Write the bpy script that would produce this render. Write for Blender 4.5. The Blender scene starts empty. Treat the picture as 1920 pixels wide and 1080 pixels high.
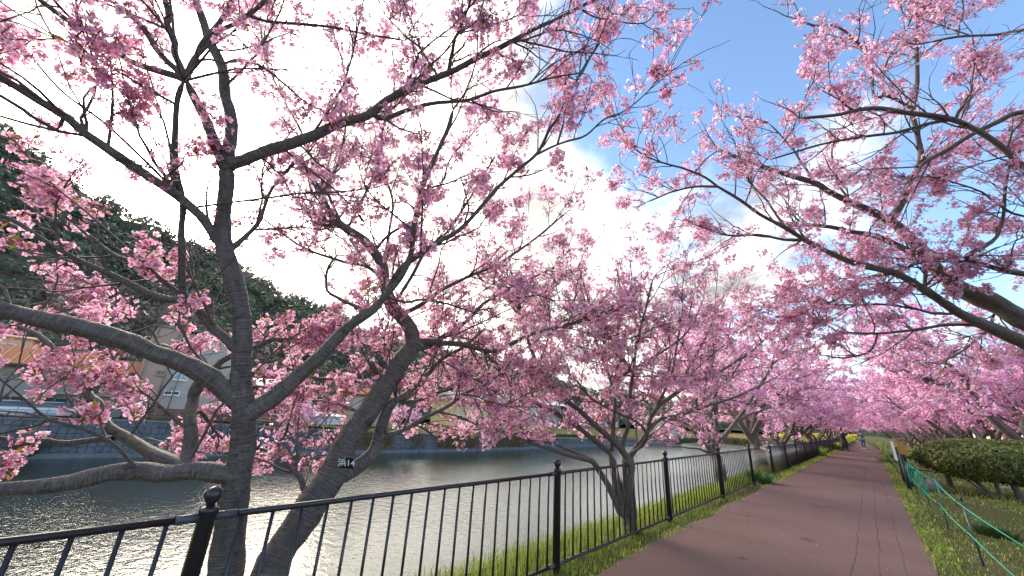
import bpy, bmesh, math, random
import numpy as np
from mathutils import Vector, Matrix

rng = np.random.default_rng(7)
random.seed(7)
SC = bpy.context.scene
COL = SC.collection

# ------------------------------------------------------------------ camera
FPX, PITCH, ROLL, YAW, EYE = 669.46, .338, .058, .768, 1.464
fw = np.array([-math.sin(YAW)*math.cos(PITCH), math.cos(YAW)*math.cos(PITCH), math.sin(PITCH)])
_r = np.array([math.cos(YAW), math.sin(YAW), 0.0]); _u = np.cross(_r, fw)
RT = math.cos(ROLL)*_r + math.sin(ROLL)*_u
UP = np.cross(RT, fw)
CAM = np.array([0.0, 0.0, EYE])
cd = bpy.data.cameras.new('camera'); co = bpy.data.objects.new('camera', cd); COL.objects.link(co)
cd.sensor_width = 36; cd.lens = FPX/1920*36; cd.clip_start = .05; cd.clip_end = 6000
co.matrix_world = Matrix(((RT[0], UP[0], -fw[0], 0), (RT[1], UP[1], -fw[1], 0), (RT[2], UP[2], -fw[2], EYE), (0, 0, 0, 1)))
SC.camera = co

# ------------------------------------------------------------------ world, sun, exposure
SUN = np.array([-.935, -.031, .352]); SUN /= np.linalg.norm(SUN)
w = bpy.data.worlds.new('World'); SC.world = w; w.use_nodes = True
nt = w.node_tree; N = nt.nodes; L = nt.links; N.clear()
def nd(t, **k):
    n = N.new(t)
    for a, b in k.items(): setattr(n, a, b)
    return n
def mth(op, a, b=None, c=None, clamp=False):
    n = N.new('ShaderNodeMath'); n.operation = op; n.use_clamp = clamp
    for i, v in enumerate((a, b, c)):
        if v is None: continue
        if isinstance(v, (int, float)): n.inputs[i].default_value = v
        else: L.new(v, n.inputs[i])
    return n.outputs[0]
def mrange(v, a, b, c, d, smooth=True):
    n = N.new('ShaderNodeMapRange'); n.interpolation_type = 'SMOOTHSTEP' if smooth else 'LINEAR'
    L.new(v, n.inputs[0])
    for i, x in enumerate((a, b, c, d)): n.inputs[1+i].default_value = x
    return n.outputs[0]
out = nd('ShaderNodeOutputWorld'); bg = nd('ShaderNodeBackground')
sky = nd('ShaderNodeTexSky', sky_type='NISHITA', sun_disc=False)
sky.sun_elevation = math.asin(SUN[2]); sky.sun_rotation = math.atan2(SUN[0], SUN[1])
sky.air_density = 1.0; sky.dust_density = .6; sky.ozone_density = 2.5
tc = nd('ShaderNodeTexCoord')
sep = nd('ShaderNodeSeparateXYZ'); L.new(tc.outputs['Generated'], sep.inputs[0])
dot = nd('ShaderNodeVectorMath', operation='DOT_PRODUCT'); L.new(tc.outputs['Generated'], dot.inputs[0]); dot.inputs[1].default_value = tuple(SUN)
cdot = dot.outputs['Value']
zc = mth('ADD', mth('MAXIMUM', sep.outputs[2], 0.0), .22)
comb = nd('ShaderNodeCombineXYZ'); L.new(mth('DIVIDE', sep.outputs[0], zc), comb.inputs[0]); L.new(mth('DIVIDE', sep.outputs[1], zc), comb.inputs[1])
nz = nd('ShaderNodeTexNoise'); nz.inputs['Scale'].default_value = 1.15; nz.inputs['Detail'].default_value = 9; nz.inputs['Roughness'].default_value = .58; nz.inputs['Distortion'].default_value = .35
L.new(comb.outputs[0], nz.inputs['Vector'])
bias = mth('ADD', mrange(cdot, .38, .9, 0, .33), mth('MULTIPLY', mrange(sep.outputs[2], .76, .3, 0, .25), mrange(cdot, -.1, .45, .35, 1)))
cl = mth('ADD', nz.outputs['Fac'], bias)
mask = mrange(cl, .56, .74, 0, 1)
nz2 = nd('ShaderNodeTexNoise'); nz2.inputs['Scale'].default_value = 2.6; nz2.inputs['Detail'].default_value = 7; nz2.inputs['Roughness'].default_value = .6
L.new(comb.outputs[0], nz2.inputs['Vector'])
# cloud light: forward scattering towards the sun, grey bellies by noise
glow = mth('POWER', mth('MAXIMUM', cdot, 0.0), 5.0)
glow2 = mth('POWER', mth('MAXIMUM', cdot, 0.0), 110.0)
belly = mrange(nz2.outputs['Fac'], .38, .60, .36, 1.22)
cstr = mth('MULTIPLY', mth('ADD', mth('ADD', mth('MULTIPLY', glow, .95), .25), mth('MULTIPLY', glow2, 5.0)), belly)
ccol = nd('ShaderNodeMix', data_type='RGBA'); L.new(mrange(cdot, .3, .98, 0, 1), ccol.inputs['Factor'])
ccol.inputs['A'].default_value = (1.0, .98, .97, 1); ccol.inputs['B'].default_value = (1.0, .92, .80, 1)
csc = nd('ShaderNodeVectorMath', operation='SCALE'); L.new(ccol.outputs['Result'], csc.inputs[0]); L.new(cstr, csc.inputs['Scale'])
ssc = nd('ShaderNodeVectorMath', operation='SCALE'); L.new(sky.outputs[0], ssc.inputs[0]); ssc.inputs['Scale'].default_value = .064
mx = nd('ShaderNodeMix', data_type='RGBA'); L.new(mask, mx.inputs['Factor']); L.new(ssc.outputs[0], mx.inputs['A']); L.new(csc.outputs[0], mx.inputs['B'])
L.new(mx.outputs['Result'], bg.inputs['Color']); bg.inputs['Strength'].default_value = 1.0
L.new(bg.outputs[0], out.inputs[0])

sl = bpy.data.lights.new('sun', 'SUN'); so = bpy.data.objects.new('sun', sl); COL.objects.link(so)
sl.energy = 1.0; sl.angle = math.radians(45); sl.color = (1.0, .86, .68)
so.rotation_euler = Vector(tuple(SUN)).to_track_quat('Z', 'Y').to_euler()
SC.view_settings.view_transform = 'Standard'; SC.view_settings.look = 'None'
SC.view_settings.exposure = 2.78; SC.view_settings.gamma = 1; SC.view_settings.use_curve_mapping = False
try:
    SC.cycles.max_bounces = 12; SC.cycles.diffuse_bounces = 8; SC.cycles.transmission_bounces = 10
    SC.cycles.use_denoising = True; SC.cycles.sample_clamp_indirect = 6
except Exception: pass

# ------------------------------------------------------------------ helpers
def ray(px, py): return fw + (px-960)/FPX*RT - (py-540)/FPX*UP
def P(px, py, d): return CAM + d*ray(px, py)
def onx(px, py, x):
    d = ray(px, py); return CAM + (x/d[0])*d
def onz(px, py, z=0.0):
    d = ray(px, py); return CAM + ((z-EYE)/d[2])*d
def proj(X):
    d = np.asarray(X)-CAM; z = d@fw; zz = np.where(np.abs(z) < 1e-6, 1e-6, z)
    return 960+FPX*(d@RT)/zz, 540-FPX*(d@UP)/zz, z

def tag(o, label=None, cat=None, group=None, kind=None):
    if label: o['label'] = label
    if cat: o['category'] = cat
    if group: o['group'] = group
    if kind: o['kind'] = kind
    return o
def empty(name, loc, label=None, cat=None, group=None):
    o = bpy.data.objects.new(name, None); COL.objects.link(o); o.location = tuple(loc); o.empty_display_size = .1
    return tag(o, label, cat, group)
def link(name, me, mat=None, parent=None, loc=None):
    """loc: world position of the mesh origin; a parent is an unrotated empty whose place is taken off"""
    o = bpy.data.objects.new(name, me); COL.objects.link(o)
    if mat is not None and len(me.materials) == 0: me.materials.append(mat)
    if parent is not None: o.parent = parent
    if loc is None: return o      # mesh already in the parent's own space
    off = Vector(tuple(loc)); p = parent
    while p is not None: off = off - p.location; p = p.parent
    o.location = off
    return o
def mesh_np(name, V, faces, col=None, uv=None, smooth=False, mat=None):
    """V (n,3); faces (m,k) index array or list of such arrays"""
    me = bpy.data.meshes.new(name)
    fl = faces if isinstance(faces, list) else [faces]
    fl = [np.asarray(f, np.int32) for f in fl if len(f)]
    V = np.asarray(V, np.float32)
    me.vertices.add(len(V)); me.vertices.foreach_set('co', V.ravel())
    loops = np.concatenate([f.ravel() for f in fl]); tot = np.concatenate([np.full(len(f), f.shape[1], np.int32) for f in fl])
    st = np.concatenate([[0], np.cumsum(tot)[:-1]]).astype(np.int32)
    me.loops.add(len(loops)); me.loops.foreach_set('vertex_index', loops)
    me.polygons.add(len(tot)); me.polygons.foreach_set('loop_start', st); me.polygons.foreach_set('loop_total', tot)
    me.polygons.foreach_set('use_smooth', np.full(len(tot), smooth))
    if col is not None:
        a = me.color_attributes.new('Col', 'FLOAT_COLOR', 'POINT')
        c = np.ones((len(V), 4), np.float32); c[:, :3] = col; a.data.foreach_set('color', c.ravel())
    if uv is not None:
        u = me.uv_layers.new(name='UVMap'); u.data.foreach_set('uv', np.asarray(uv, np.float32)[loops].ravel())
    me.update(calc_edges=True); me.validate()
    if mat is not None: me.materials.append(mat)
    return me

class MB:
    """collects simple shapes into one mesh"""
    def __init__(s): s.v = []; s.f = []; s.n = 0; s.sm = []
    def add(s, V, F, smooth=False):
        s.v += [tuple(map(float, p)) for p in V]
        for f in F: s.f.append([i+s.n for i in f]); s.sm.append(smooth)
        s.n += len(V); return s
    def box(s, c, size, rot=None):
        h = np.array(size)/2
        V = np.array([[x, y, z] for x in (-1, 1) for y in (-1, 1) for z in (-1, 1)])*h
        if rot is not None: V = V@np.array(rot).T
        return s.add(V+np.array(c), [(0, 1, 3, 2), (4, 6, 7, 5), (0, 4, 5, 1), (2, 3, 7, 6), (0, 2, 6, 4), (1, 5, 7, 3)])
    def tube(s, pts, rad, n=8, cap=True):
        pts = np.asarray(pts, float); rad = np.broadcast_to(np.asarray(rad, float), (len(pts),))
        t = np.gradient(pts, axis=0); t /= np.linalg.norm(t, axis=1)[:, None]+1e-9
        m = t.mean(0); a = np.array([0, 0, 1.]) if abs(m[2]) < .8*np.linalg.norm(m) else np.array([1., 0, 0])
        V = []
        for p, tt, r in zip(pts, t, rad):
            x = a-(a@tt)*tt; x /= np.linalg.norm(x)+1e-9; y = np.cross(tt, x)
            for k in range(n):
                g = 2*math.pi*k/n; V.append(p+r*(math.cos(g)*x+math.sin(g)*y))
        F = [(i*n+k, i*n+(k+1) % n, (i+1)*n+(k+1) % n, (i+1)*n+k) for i in range(len(pts)-1) for k in range(n)]
        s.add(V, F, True)
        if cap:
            s.f.append([s.n-len(V)+k for k in range(n)][::-1]); s.sm.append(False)
            s.f.append([s.n-n+k for k in range(n)]); s.sm.append(False)
        return s
    def lathe(s, prof, c=(0, 0, 0), n=16):
        V = []; F = []
        for r, z in prof:
            for k in range(n):
                g = 2*math.pi*k/n; V.append((c[0]+r*math.cos(g), c[1]+r*math.sin(g), c[2]+z))
        for i in range(len(prof)-1):
            for k in range(n): F.append((i*n+k, i*n+(k+1) % n, (i+1)*n+(k+1) % n, (i+1)*n+k))
        return s.add(V, F, True)
    def mesh(s, name):
        me = bpy.data.meshes.new(name); me.from_pydata(s.v, [], s.f); me.polygons.foreach_set('use_smooth', s.sm); me.update(); return me
    def build(s, name, mat, parent=None, loc=None): return link(name, s.mesh(name), mat, parent, loc)

# ------------------------------------------------------------------ materials
class Mt:
    def __init__(s, name, base=(.5, .5, .5), rough=.6, metal=0.0, spec=.5):
        s.m = bpy.data.materials.new(name); s.m.use_nodes = True; s.t = s.m.node_tree; s.t.nodes.clear()
        s.o = s.n('ShaderNodeOutputMaterial'); s.b = s.n('ShaderNodeBsdfPrincipled')
        s.b.inputs['Base Color'].default_value = (*base, 1); s.b.inputs['Roughness'].default_value = rough; s.b.inputs['Metallic'].default_value = metal
        s.b.inputs['Specular IOR Level'].default_value = spec
        s.t.links.new(s.b.outputs[0], s.o.inputs[0]); s.tcn = None
    def n(s, t, **k):
        x = s.t.nodes.new(t)
        for a, b in k.items(): setattr(x, a, b)
        return x
    def l(s, a, b): s.t.links.new(a, b)
    def co(s, kind='Object', scale=(1, 1, 1)):
        if s.tcn is None: s.tcn = s.n('ShaderNodeTexCoord')
        m = s.n('ShaderNodeMapping'); m.inputs['Scale'].default_value = scale; s.l(s.tcn.outputs[kind], m.inputs[0]); return m.outputs[0]
    def noise(s, vec, scale, detail=4, rough=.55, dist=0.0):
        x = s.n('ShaderNodeTexNoise'); s.l(vec, x.inputs['Vector'])
        x.inputs['Scale'].default_value = scale; x.inputs['Detail'].default_value = detail; x.inputs['Roughness'].default_value = rough; x.inputs['Distortion'].default_value = dist
        return x.outputs['Fac']
    def ramp(s, v, stops, interp='LINEAR'):
        x = s.n('ShaderNodeValToRGB'); x.color_ramp.interpolation = interp; e = x.color_ramp.elements
        while len(e) > 1: e.remove(e[-1])
        for i, (p, c) in enumerate(stops):
            k = e[0] if i == 0 else e.new(p)
            k.position = p; k.color = (*c, 1) if isinstance(c, tuple) else (c, c, c, 1)
        s.l(v, x.inputs[0]); return x.outputs[0]
    def mix(s, f, a, b, mode='MIX'):
        x = s.n('ShaderNodeMix', data_type='RGBA', blend_type=mode)
        for v, k in ((f, 'Factor'), (a, 'A'), (b, 'B')):
            if isinstance(v, (int, float)): x.inputs[k].default_value = v
            elif isinstance(v, tuple): x.inputs[k].default_value = (*v, 1)
            else: s.l(v, x.inputs[k])
        return x.outputs['Result']
    def math(s, op, a, b=None):
        x = s.n('ShaderNodeMath', operation=op)
        for i, v in enumerate((a, b)):
            if v is None: continue
            if isinstance(v, (int, float)): x.inputs[i].default_value = v
            else: s.l(v, x.inputs[i])
        return x.outputs[0]
    def color(s, c): s.l(c, s.b.inputs['Base Color']); return s
    def bump(s, h, strength=.5, dist=.02):
        x = s.n('ShaderNodeBump'); x.inputs['Strength'].default_value = strength; x.inputs['Distance'].default_value = dist
        s.l(h, x.inputs['Height']); s.l(x.outputs[0], s.b.inputs['Normal']); return s
def plain(name, base, rough=.6, metal=0.0, var=.12, scale=6.0, bump=0.0):
    m = Mt(name, base, rough, metal)
    f = m.noise(m.co(), scale, 5, .6)
    m.color(m.ramp(f, [(.3, tuple(c*(1-var) for c in base)), (.7, tuple(min(1, c*(1+var)) for c in base))]))
    if bump: m.bump(m.noise(m.co(), scale*12, 4), bump, .01)
    return m.m

M = {}
# bark: grey brown cherry bark with horizontal lenticel lines (UV: u round the limb, v metres along it)
m = Mt('cherry_bark', rough=.62, spec=.4)
big = m.noise(m.co('UV', (5, 5, 1)), 1.0, 5, .6)
line = m.noise(m.co('UV', (2.4, 80, 1)), 1.0, 5, .75, .35)
fine = m.noise(m.co('UV', (9, 150, 1)), 1.0, 3, .6)
patch = m.noise(m.co('Object', (1, 1, 1)), 2.2, 5, .6)
c = m.mix(m.ramp(big, [(.3, 0.0), (.7, 1.0)]), (.105, .084, .076), (.225, .186, .165))
c = m.mix(m.ramp(line, [(.53, 0.0), (.62, .62)]), c, (.33, .27, .235))
c = m.mix(m.ramp(line, [(.36, .7), (.45, 0.0)]), c, (.028, .022, .020))
scar = m.noise(m.co('Object', (1, 1, 1)), 5.5, 6, .7, .6)
c = m.mix(m.ramp(scar, [(.60, 0.0), (.66, .8)]), c, (.035, .027, .024))
c = m.mix(m.ramp(patch, [(.60, 0.0), (.72, .35)]), c, (.15, .16, .12))
m.color(c)
hh = m.math('ADD', m.math('MULTIPLY', line, 1.2), m.math('ADD', m.math('MULTIPLY', fine, .3), m.math('MULTIPLY', big, .7)))
m.bump(m.math('SUBTRACT', hh, m.math('MULTIPLY', scar, .8)), 1.0, .03); M['bark'] = m.m
m = Mt('twig_bark', (.055, .038, .036), .65); m.color(m.ramp(m.noise(m.co(), 9, 3), [(.3, (.055, .036, .034)), (.7, (.12, .085, .075))])); M['twig'] = m.m
# petals: thin, let light through; colour per petal from the mesh
m = Mt('petal'); vc = m.n('ShaderNodeVertexColor', layer_name='Col')
d1 = m.n('ShaderNodeBsdfDiffuse'); d2 = m.n('ShaderNodeBsdfTranslucent'); mxs = m.n('ShaderNodeMixShader'); mxs.inputs[0].default_value = .80
m.l(vc.outputs[0], d1.inputs[0]); m.l(vc.outputs[0], d2.inputs[0]); m.l(d1.outputs[0], mxs.inputs[1]); m.l(d2.outputs[0], mxs.inputs[2]); m.l(mxs.outputs[0], m.o.inputs[0])
M['petal'] = m.m
m = Mt('leafy'); vc = m.n('ShaderNodeVertexColor', layer_name='Col')
d1 = m.n('ShaderNodeBsdfPrincipled'); d1.inputs['Roughness'].default_value = .5; d2 = m.n('ShaderNodeBsdfTranslucent'); mxs = m.n('ShaderNodeMixShader'); mxs.inputs[0].default_value = .35
m.l(vc.outputs[0], d1.inputs['Base Color']); m.l(vc.outputs[0], d2.inputs[0]); m.l(d1.outputs[0], mxs.inputs[1]); m.l(d2.outputs[0], mxs.inputs[2]); m.l(mxs.outputs[0], m.o.inputs[0])
M['leafy'] = m.m
m = Mt('forest_leaf', rough=.8, spec=.2); vc = m.n('ShaderNodeVertexColor', layer_name='Col'); m.l(vc.outputs[0], m.b.inputs['Base Color']); M['forest'] = m.m
# red brown asphalt with long seams, cracks and patches
m = Mt('path_asphalt', rough=.82, spec=.35)
co_ = m.co()
f1 = m.noise(co_, .55, 6, .62); f2 = m.noise(co_, 55, 3, .7); f3 = m.noise(m.co('Object', (1.6, .22, 1)), 1.2, 5, .6)
f4 = m.noise(co_, 240, 2, .6)
c = m.mix(m.ramp(f1, [(.3, 0.0), (.7, 1.0)]), (.094, .053, .044), (.146, .084, .069))
c = m.mix(m.ramp(f3, [(.45, 0.0), (.75, .55)]), c, (.135, .086, .078))
c = m.mix(m.ramp(f2, [(.35, .55), (.5, 0.0)]), c, (.045, .028, .027))
c = m.mix(m.ramp(f4, [(.62, 0.0), (.74, .5)]), c, (.19, .135, .12))
sx = m.n('ShaderNodeSeparateXYZ'); m.l(co_, sx.inputs[0])
wob = m.math('MULTIPLY', m.math('SUBTRACT', m.noise(m.co('Object', (.5, .5, .5)), 2.2, 4, .7), .5), .10)
seam = None
for x0, wd in ((-.42, .010), (-.20, .012), (.02, .008)):
    dd = m.math('ABSOLUTE', m.math('SUBTRACT', m.math('ADD', sx.outputs[0], wob), x0))
    sv = m.ramp(m.math('DIVIDE', dd, wd), [(.3, 1.0), (1.0, 0.0)])
    seam = sv if seam is None else m.math('MAXIMUM', seam, sv)
seam = m.math('MULTIPLY', seam, m.ramp(m.noise(m.co('Object', (2, .35, 1)), 1.3, 3), [(.35, .15), (.6, .85)]))
vo = m.n('ShaderNodeTexVoronoi', feature='DISTANCE_TO_EDGE'); vo.inputs['Scale'].default_value = .42
wv = m.n('ShaderNodeVectorMath', operation='ADD'); nv = m.n('ShaderNodeTexNoise'); nv.inputs['Scale'].default_value = 1.6; nv.inputs['Detail'].default_value = 6; nv.inputs['Roughness'].default_value = .7
m.l(co_, nv.inputs['Vector']); m.l(nv.outputs['Color'], wv.inputs[0]); m.l(co_, wv.inputs[1]); m.l(wv.outputs[0], vo.inputs['Vector'])
crack = m.math('MULTIPLY', m.ramp(vo.outputs['Distance'], [(.004, 1.0), (.010, 0.0)]), m.ramp(m.noise(co_, .33, 3), [(.5, 0.0), (.58, 1.0)]))
crk = m.math('MAXIMUM', seam, crack)
for sx_, sy_, sr_ in ((1515, 1013, .10), (1392, 1048, .06)):
    q = onz(sx_, sy_); dv = m.n('ShaderNodeVectorMath', operation='DISTANCE'); m.l(wv.outputs[0] if False else co_, dv.inputs[0]); dv.inputs[1].default_value = (q[0], q[1], .004)
    crk = m.math('MAXIMUM', crk, m.ramp(m.math('ADD', dv.outputs['Value'], m.math('MULTIPLY', wob, .9)), [(sr_*.6, .8), (sr_*1.2, 0.0)]))
c = m.mix(m.math('MULTIPLY', crk, .72), c, (.022, .015, .015))
m.color(c)
hgt = m.math('SUBTRACT', m.math('MULTIPLY', f2, .35), crk); m.bump(m.math('ADD', hgt, m.math('MULTIPLY', f4, .3)), .5, .01); M['path'] = m.m
# ground under the grass
m = Mt('lawn_soil', rough=.95, spec=.1); co_ = m.co()
c = m.mix(m.ramp(m.noise(co_, .9, 6, .65), [(.36, 0.0), (.62, 1.0)]), (.085, .06, .035), (.075, .10, .022))
c = m.mix(m.ramp(m.noise(co_, 14, 4, .7), [(.4, .6), (.6, 0.0)]), c, (.03, .035, .012))
c = m.mix(m.ramp(m.noise(co_, .35, 5, .6), [(.55, 0.0), (.7, .5)]), c, (.16, .12, .06))
m.color(c); m.bump(m.noise(co_, 30, 4, .7), .8, .03); M['soil'] = m.m
# river water: greenish, mirror-like with wind ripples
m = Mt('river_water', (.012, .022, .017), .06, spec=.5); m.b.inputs['IOR'].default_value = 1.5
r1 = m.noise(m.co('Object', (1.7, 2.3, 1)), 1.0, 3, .5, .5); r2 = m.noise(m.co('Object', (6.5, 8.5, 1)), 1.0, 4, .55, .5); r3 = m.noise(m.co('Object', (.05, .05, 1)), 1.0, 3, .5)
calm = m.ramp(r3, [(.35, .55), (.65, 1.0)])
h = m.math('MULTIPLY', m.math('ADD', r1, m.math('MULTIPLY', r2, .42)), calm)
m.bump(h, .24, .16); M['water'] = m.m
def concrete(name, a, b, block=None, bump=.4):
    m = Mt(name, rough=.9, spec=.2); co_ = m.co()
    c = m.mix(m.ramp(m.noise(co_, .8, 7, .65), [(.3, 0.0), (.7, 1.0)]), a, b)
    c = m.mix(m.ramp(m.noise(m.co('Object', (1, 1.4, .12)), 1.2, 5, .7), [(.5, 0.0), (.75, .55)]), c, tuple(x*.45 for x in a))
    c = m.mix(m.ramp(m.noise(co_, 14, 3, .7), [(.36, .5), (.5, 0.0)]), c, tuple(x*.5 for x in a))
    h = m.noise(co_, 20, 4)
    if block:
        vo = m.n('ShaderNodeTexVoronoi', feature='DISTANCE_TO_EDGE'); vo.inputs['Scale'].default_value = block[0]; vo.inputs['Randomness'].default_value = block[1]
        m.l(m.co('Object', (1, 1, 1)) if block[1] > .5 else m.co('Object', (.1, 1, 1)), vo.inputs['Vector'])
        e = m.ramp(vo.outputs['Distance'], [(.03, 1.0), (.09, 0.0)])
        c = m.mix(m.math('MULTIPLY', e, .7), c, tuple(x*.35 for x in a)); h = m.math('SUBTRACT', h, e)
    m.color(c); m.bump(h, bump, .03); return m.m
M['wall_block'] = concrete('block_revetment', (.10, .108, .112), (.19, .20, .203), (1.6, .25))
M['wall_stone'] = concrete('stone_masonry', (.10, .10, .097), (.24, .23, .215), (2.3, .95), .9)
M['concrete'] = concrete('concrete', (.16, .157, .153), (.25, .245, .238))
M['iron'] = plain('black_fence_paint', (.020, .019, .023), .32, 0, .25, 30); 
M['iron_grey'] = plain('grey_sleeve', (.055, .057, .066), .42, 0, .2, 30)
M['dark_post'] = plain('dark_steel_post', (.02, .02, .022), .5)
M['white'] = plain('white_paint', (.78, .78, .77), .5, 0, .05, 4)
M['rust_roof'] = plain('orange_metal_roof', (.30, .075, .022), .85, 0, .2, 2.2, .1)
M['rust_seam'] = plain('orange_roof_seam', (.55, .25, .11), .8, 0, .12, 5)
M['stucco_a'] = plain('warm_grey_stucco', (.33, .275, .24), .9, 0, .1, 1.5, .2)
M['stucco_b'] = plain('pink_stucco', (.45, .29, .225), .9, 0, .08, 1.2, .2)
M['stucco_b2'] = plain('cream_stucco', (.45, .37, .32), .9, 0, .08, 1.2, .2)
M['plinth'] = plain('brown_plinth', (.20, .095, .06), .85, 0, .2, 3, .2)
M['dark_brown'] = plain('dark_brown_metal', (.06, .042, .04), .5)
M['wood'] = plain('weathered_wood', (.15, .10, .075), .8, 0, .3, 5, .3)
M['orange_wood'] = plain('varnished_cedar', (.50, .20, .055), .55, 0, .25, 9, .2)
M['glass'] = plain('window_glass', (.03, .04, .045), .08, 0, .3, 2)
M['glass_pale'] = plain('curtained_window', (.28, .34, .36), .15, 0, .3, 3)
M['frame'] = plain('aluminium_frame', (.26, .22, .19), .4, .3)
M['rope'] = plain('green_rope', (.012, .30, .19), .55, 0, .2, 60)
M['stake'] = plain('green_coated_stake', (.012, .115, .062), .45, 0, .2, 30)
M['terrace_roof'] = plain('pale_sheet_roof', (.62, .62, .60), .5, 0, .1, 2)
M['red_wall'] = plain('dull_red_wall', (.36, .15, .115), .85, 0, .15, 1.5)
M['yellow_wall'] = plain('yellow_plaster', (.66, .49, .25), .85, 0, .1, 1)
M['beige_tower'] = plain('beige_render', (.66, .47, .31), .9, 0, .06, 1)

# ------------------------------------------------------------------ ground, river, path
ZW = -5.2
KW = (EYE-ZW)/(EYE+2.3)
def wallx(y):
    y = np.asarray(y, float); return np.interp(y, [-300, -6, 22, 43, 66, 110, 1600], [-66, -61.5, -56.5, -53.5, -52.5, -52, -52])
def wall_top(y): return np.interp(y, [-40, -6, 4, 20, 50, 75, 120], [-1.55, -1.55, -1.45, -2.05, -2.65, -3.3, -3.9])
ys = np.concatenate([[-300, -120, -60, -30], np.arange(-15, 60, 3.0), np.arange(60, 140, 8), [160, 200, 300, 500, 900, 1600]])
V = []; ncol = 0
for y in ys:
    xw = float(wallx(y)); zt = float(wall_top(y))-.05
    prof = [(-3000, zt), (-400, zt), (-120, zt), (xw-6, zt), (xw-.25, zt), (xw-.2, -6.4), (-30, -6.4), (-14, -6.1), (-10.5, ZW+.2), (-6.5, -2.3), (-4.2, -.75), (-3.55, -.28), (-3.2, -.07), (-2.6, -.004), (-1.0, -.004), (.4, -.004), (2, -.01), (6, -.02), (9, -.25), (14, -.6), (40, -.7), (120, -.7), (500, -.7), (3000, -.7)]
    ncol = len(prof); V += [(x, y, z) for x, z in prof]
F = [(i*ncol+k, i*ncol+k+1, (i+1)*ncol+k+1, (i+1)*ncol+k) for i in range(len(ys)-1) for k in range(ncol-1)]
tag(link('ground', mesh_np('ground', V, np.array(F), smooth=False), M['soil']), kind='structure')
xs_ = np.array([-66, -50, -40, -30, -20, -10.2]); V = [(x, y, ZW) for y in ys for x in xs_]
F = [(i*6+k, i*6+k+1, (i+1)*6+k+1, (i+1)*6+k) for i in range(len(ys)-1) for k in range(5)]
tag(link('river_water', mesh_np('river_water', V, np.array(F)), M['water']), kind='structure')
# path: straight, then a bend to the river side beyond the two people
def path_edge(y):
    b = max(0.0, y-52); return -.0007*b*b
V = []; F = []
pys = list(np.arange(-6, 46.5, .75))+[47.2, 47.3, 50, 53, 56, 60, 64, 68, 72, 76, 80, 86, 92, 100, 110, 120, 135, 150, 165]
for y in pys:
    l = -2.3+.05*math.sin(y*1.9)+.03*math.sin(y*5.3); r = .29+.03*math.sin(y*2.3+1)+.02*math.sin(y*6.1)
    if 47.25 < y <= 56: r = 2.6 if y < 51 else .29+2.3*(56-y)/5
    o = path_edge(y); V += [(l+o, y, .004), (r+o, y, .004)]
F = [(2*i, 2*i+1, 2*i+3, 2*i+2) for i in range(len(pys)-1)]
tag(link('path', mesh_np('path', V, np.array(F)), M['path']), kind='structure')

# ------------------------------------------------------------------ grass
def blades(n, xr, yr, h, wd, cols, dens=None, zf=None, lean=.5):
    x = rng.uniform(*xr, n); t = rng.uniform(0, 1, n); y = yr[0]+(yr[1]-yr[0])*t**1.7
    if dens is not None:
        k = rng.uniform(0, 1, n) < dens(x, y); x = x[k]; y = y[k]
    n = len(x); z = zf(x, y) if zf else np.zeros(n)
    d = np.hypot(x, y); s = np.clip(d/7, 1, 5)
    a = rng.uniform(0, 2*np.pi, n); ln = np.abs(rng.normal(0, lean, n)); hh = h*rng.uniform(.45, 1.25, n)*(1+.15*(s-1))
    ww = wd*s*rng.uniform(.6, 1.3, n)
    ca, sa = np.cos(a), np.sin(a); b = np.stack([x, y, z], 1); side = np.stack([-sa, ca, 0*a], 1)*ww[:, None]/2
    mid = b+np.stack([ca*ln*hh*.3, sa*ln*hh*.3, hh*.6], 1); tip = b+np.stack([ca*ln*hh, sa*ln*hh, hh*(1-.25*np.minimum(ln, 1))], 1)
    V = np.stack([b-side, b+side, mid+side*.7, mid-side*.7, tip], 1).reshape(-1, 3)
    i = np.arange(n)[:, None]*5
    cc = np.array(cols); c = cc[rng.integers(0, len(cc), n)]*rng.uniform(.7, 1.25, (n, 1)); c = np.repeat(c, 5, 0)
    return V, i+np.array([[0, 1, 2, 3]]), i+np.array([[3, 2, 4]]), c
def patchy(fx, fy, thr, seed):
    r = np.random.default_rng(seed); k = r.normal(0, 1, (6, 2))*np.array([fx, fy]); ph = r.uniform(0, 6.3, 6)
    return lambda x, y: np.clip(.5+.3*sum(np.sin(k[i, 0]*x+k[i, 1]*y+ph[i]) for i in range(6))/1.4+thr, .04, 1)
def join_blades(parts):
    V = []; Q = []; T = []; C = []; n = 0
    for v, q, t, c in parts: V.append(v); Q.append(q+n); T.append(t+n); C.append(c); n += len(v)
    return mesh_np('grass', np.concatenate(V), [np.concatenate(Q), np.concatenate(T)], np.concatenate(C), mat=M['leafy'])
bankz = lambda x, y: np.interp(x, [-4.2, -3.55, -3.2, -2.6], [-.75, -.28, -.07, -.004])
fresh = [(.26, .37, .03), (.32, .42, .042), (.17, .29, .027), (.36, .38, .06), (.14, .23, .025), (.30, .24, .09)]
dull = [(.18, .27, .034), (.22, .29, .04), (.13, .22, .03), (.28, .27, .07), (.25, .2, .09)]
p1 = blades(26000, (-3.75, -2.62), (-1, 48), .19, .007, fresh, None, bankz)
p2 = blades(20000, (-2.72, -2.22), (1, 50), .055, .008, fresh, patchy(3, 1.2, .2, 3), bankz)
p3 = blades(9000, (-3.9, -2.3), (45, 100), .35, .05, fresh, None, bankz)
tag(link('verge_grass', join_blades([p1, p2, p3])), kind='stuff')
p4 = blades(56000, (.24, 7.5), (6, 40), .045, .009, dull, patchy(2.2, 1.1, .18, 5), None, .8)
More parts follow.
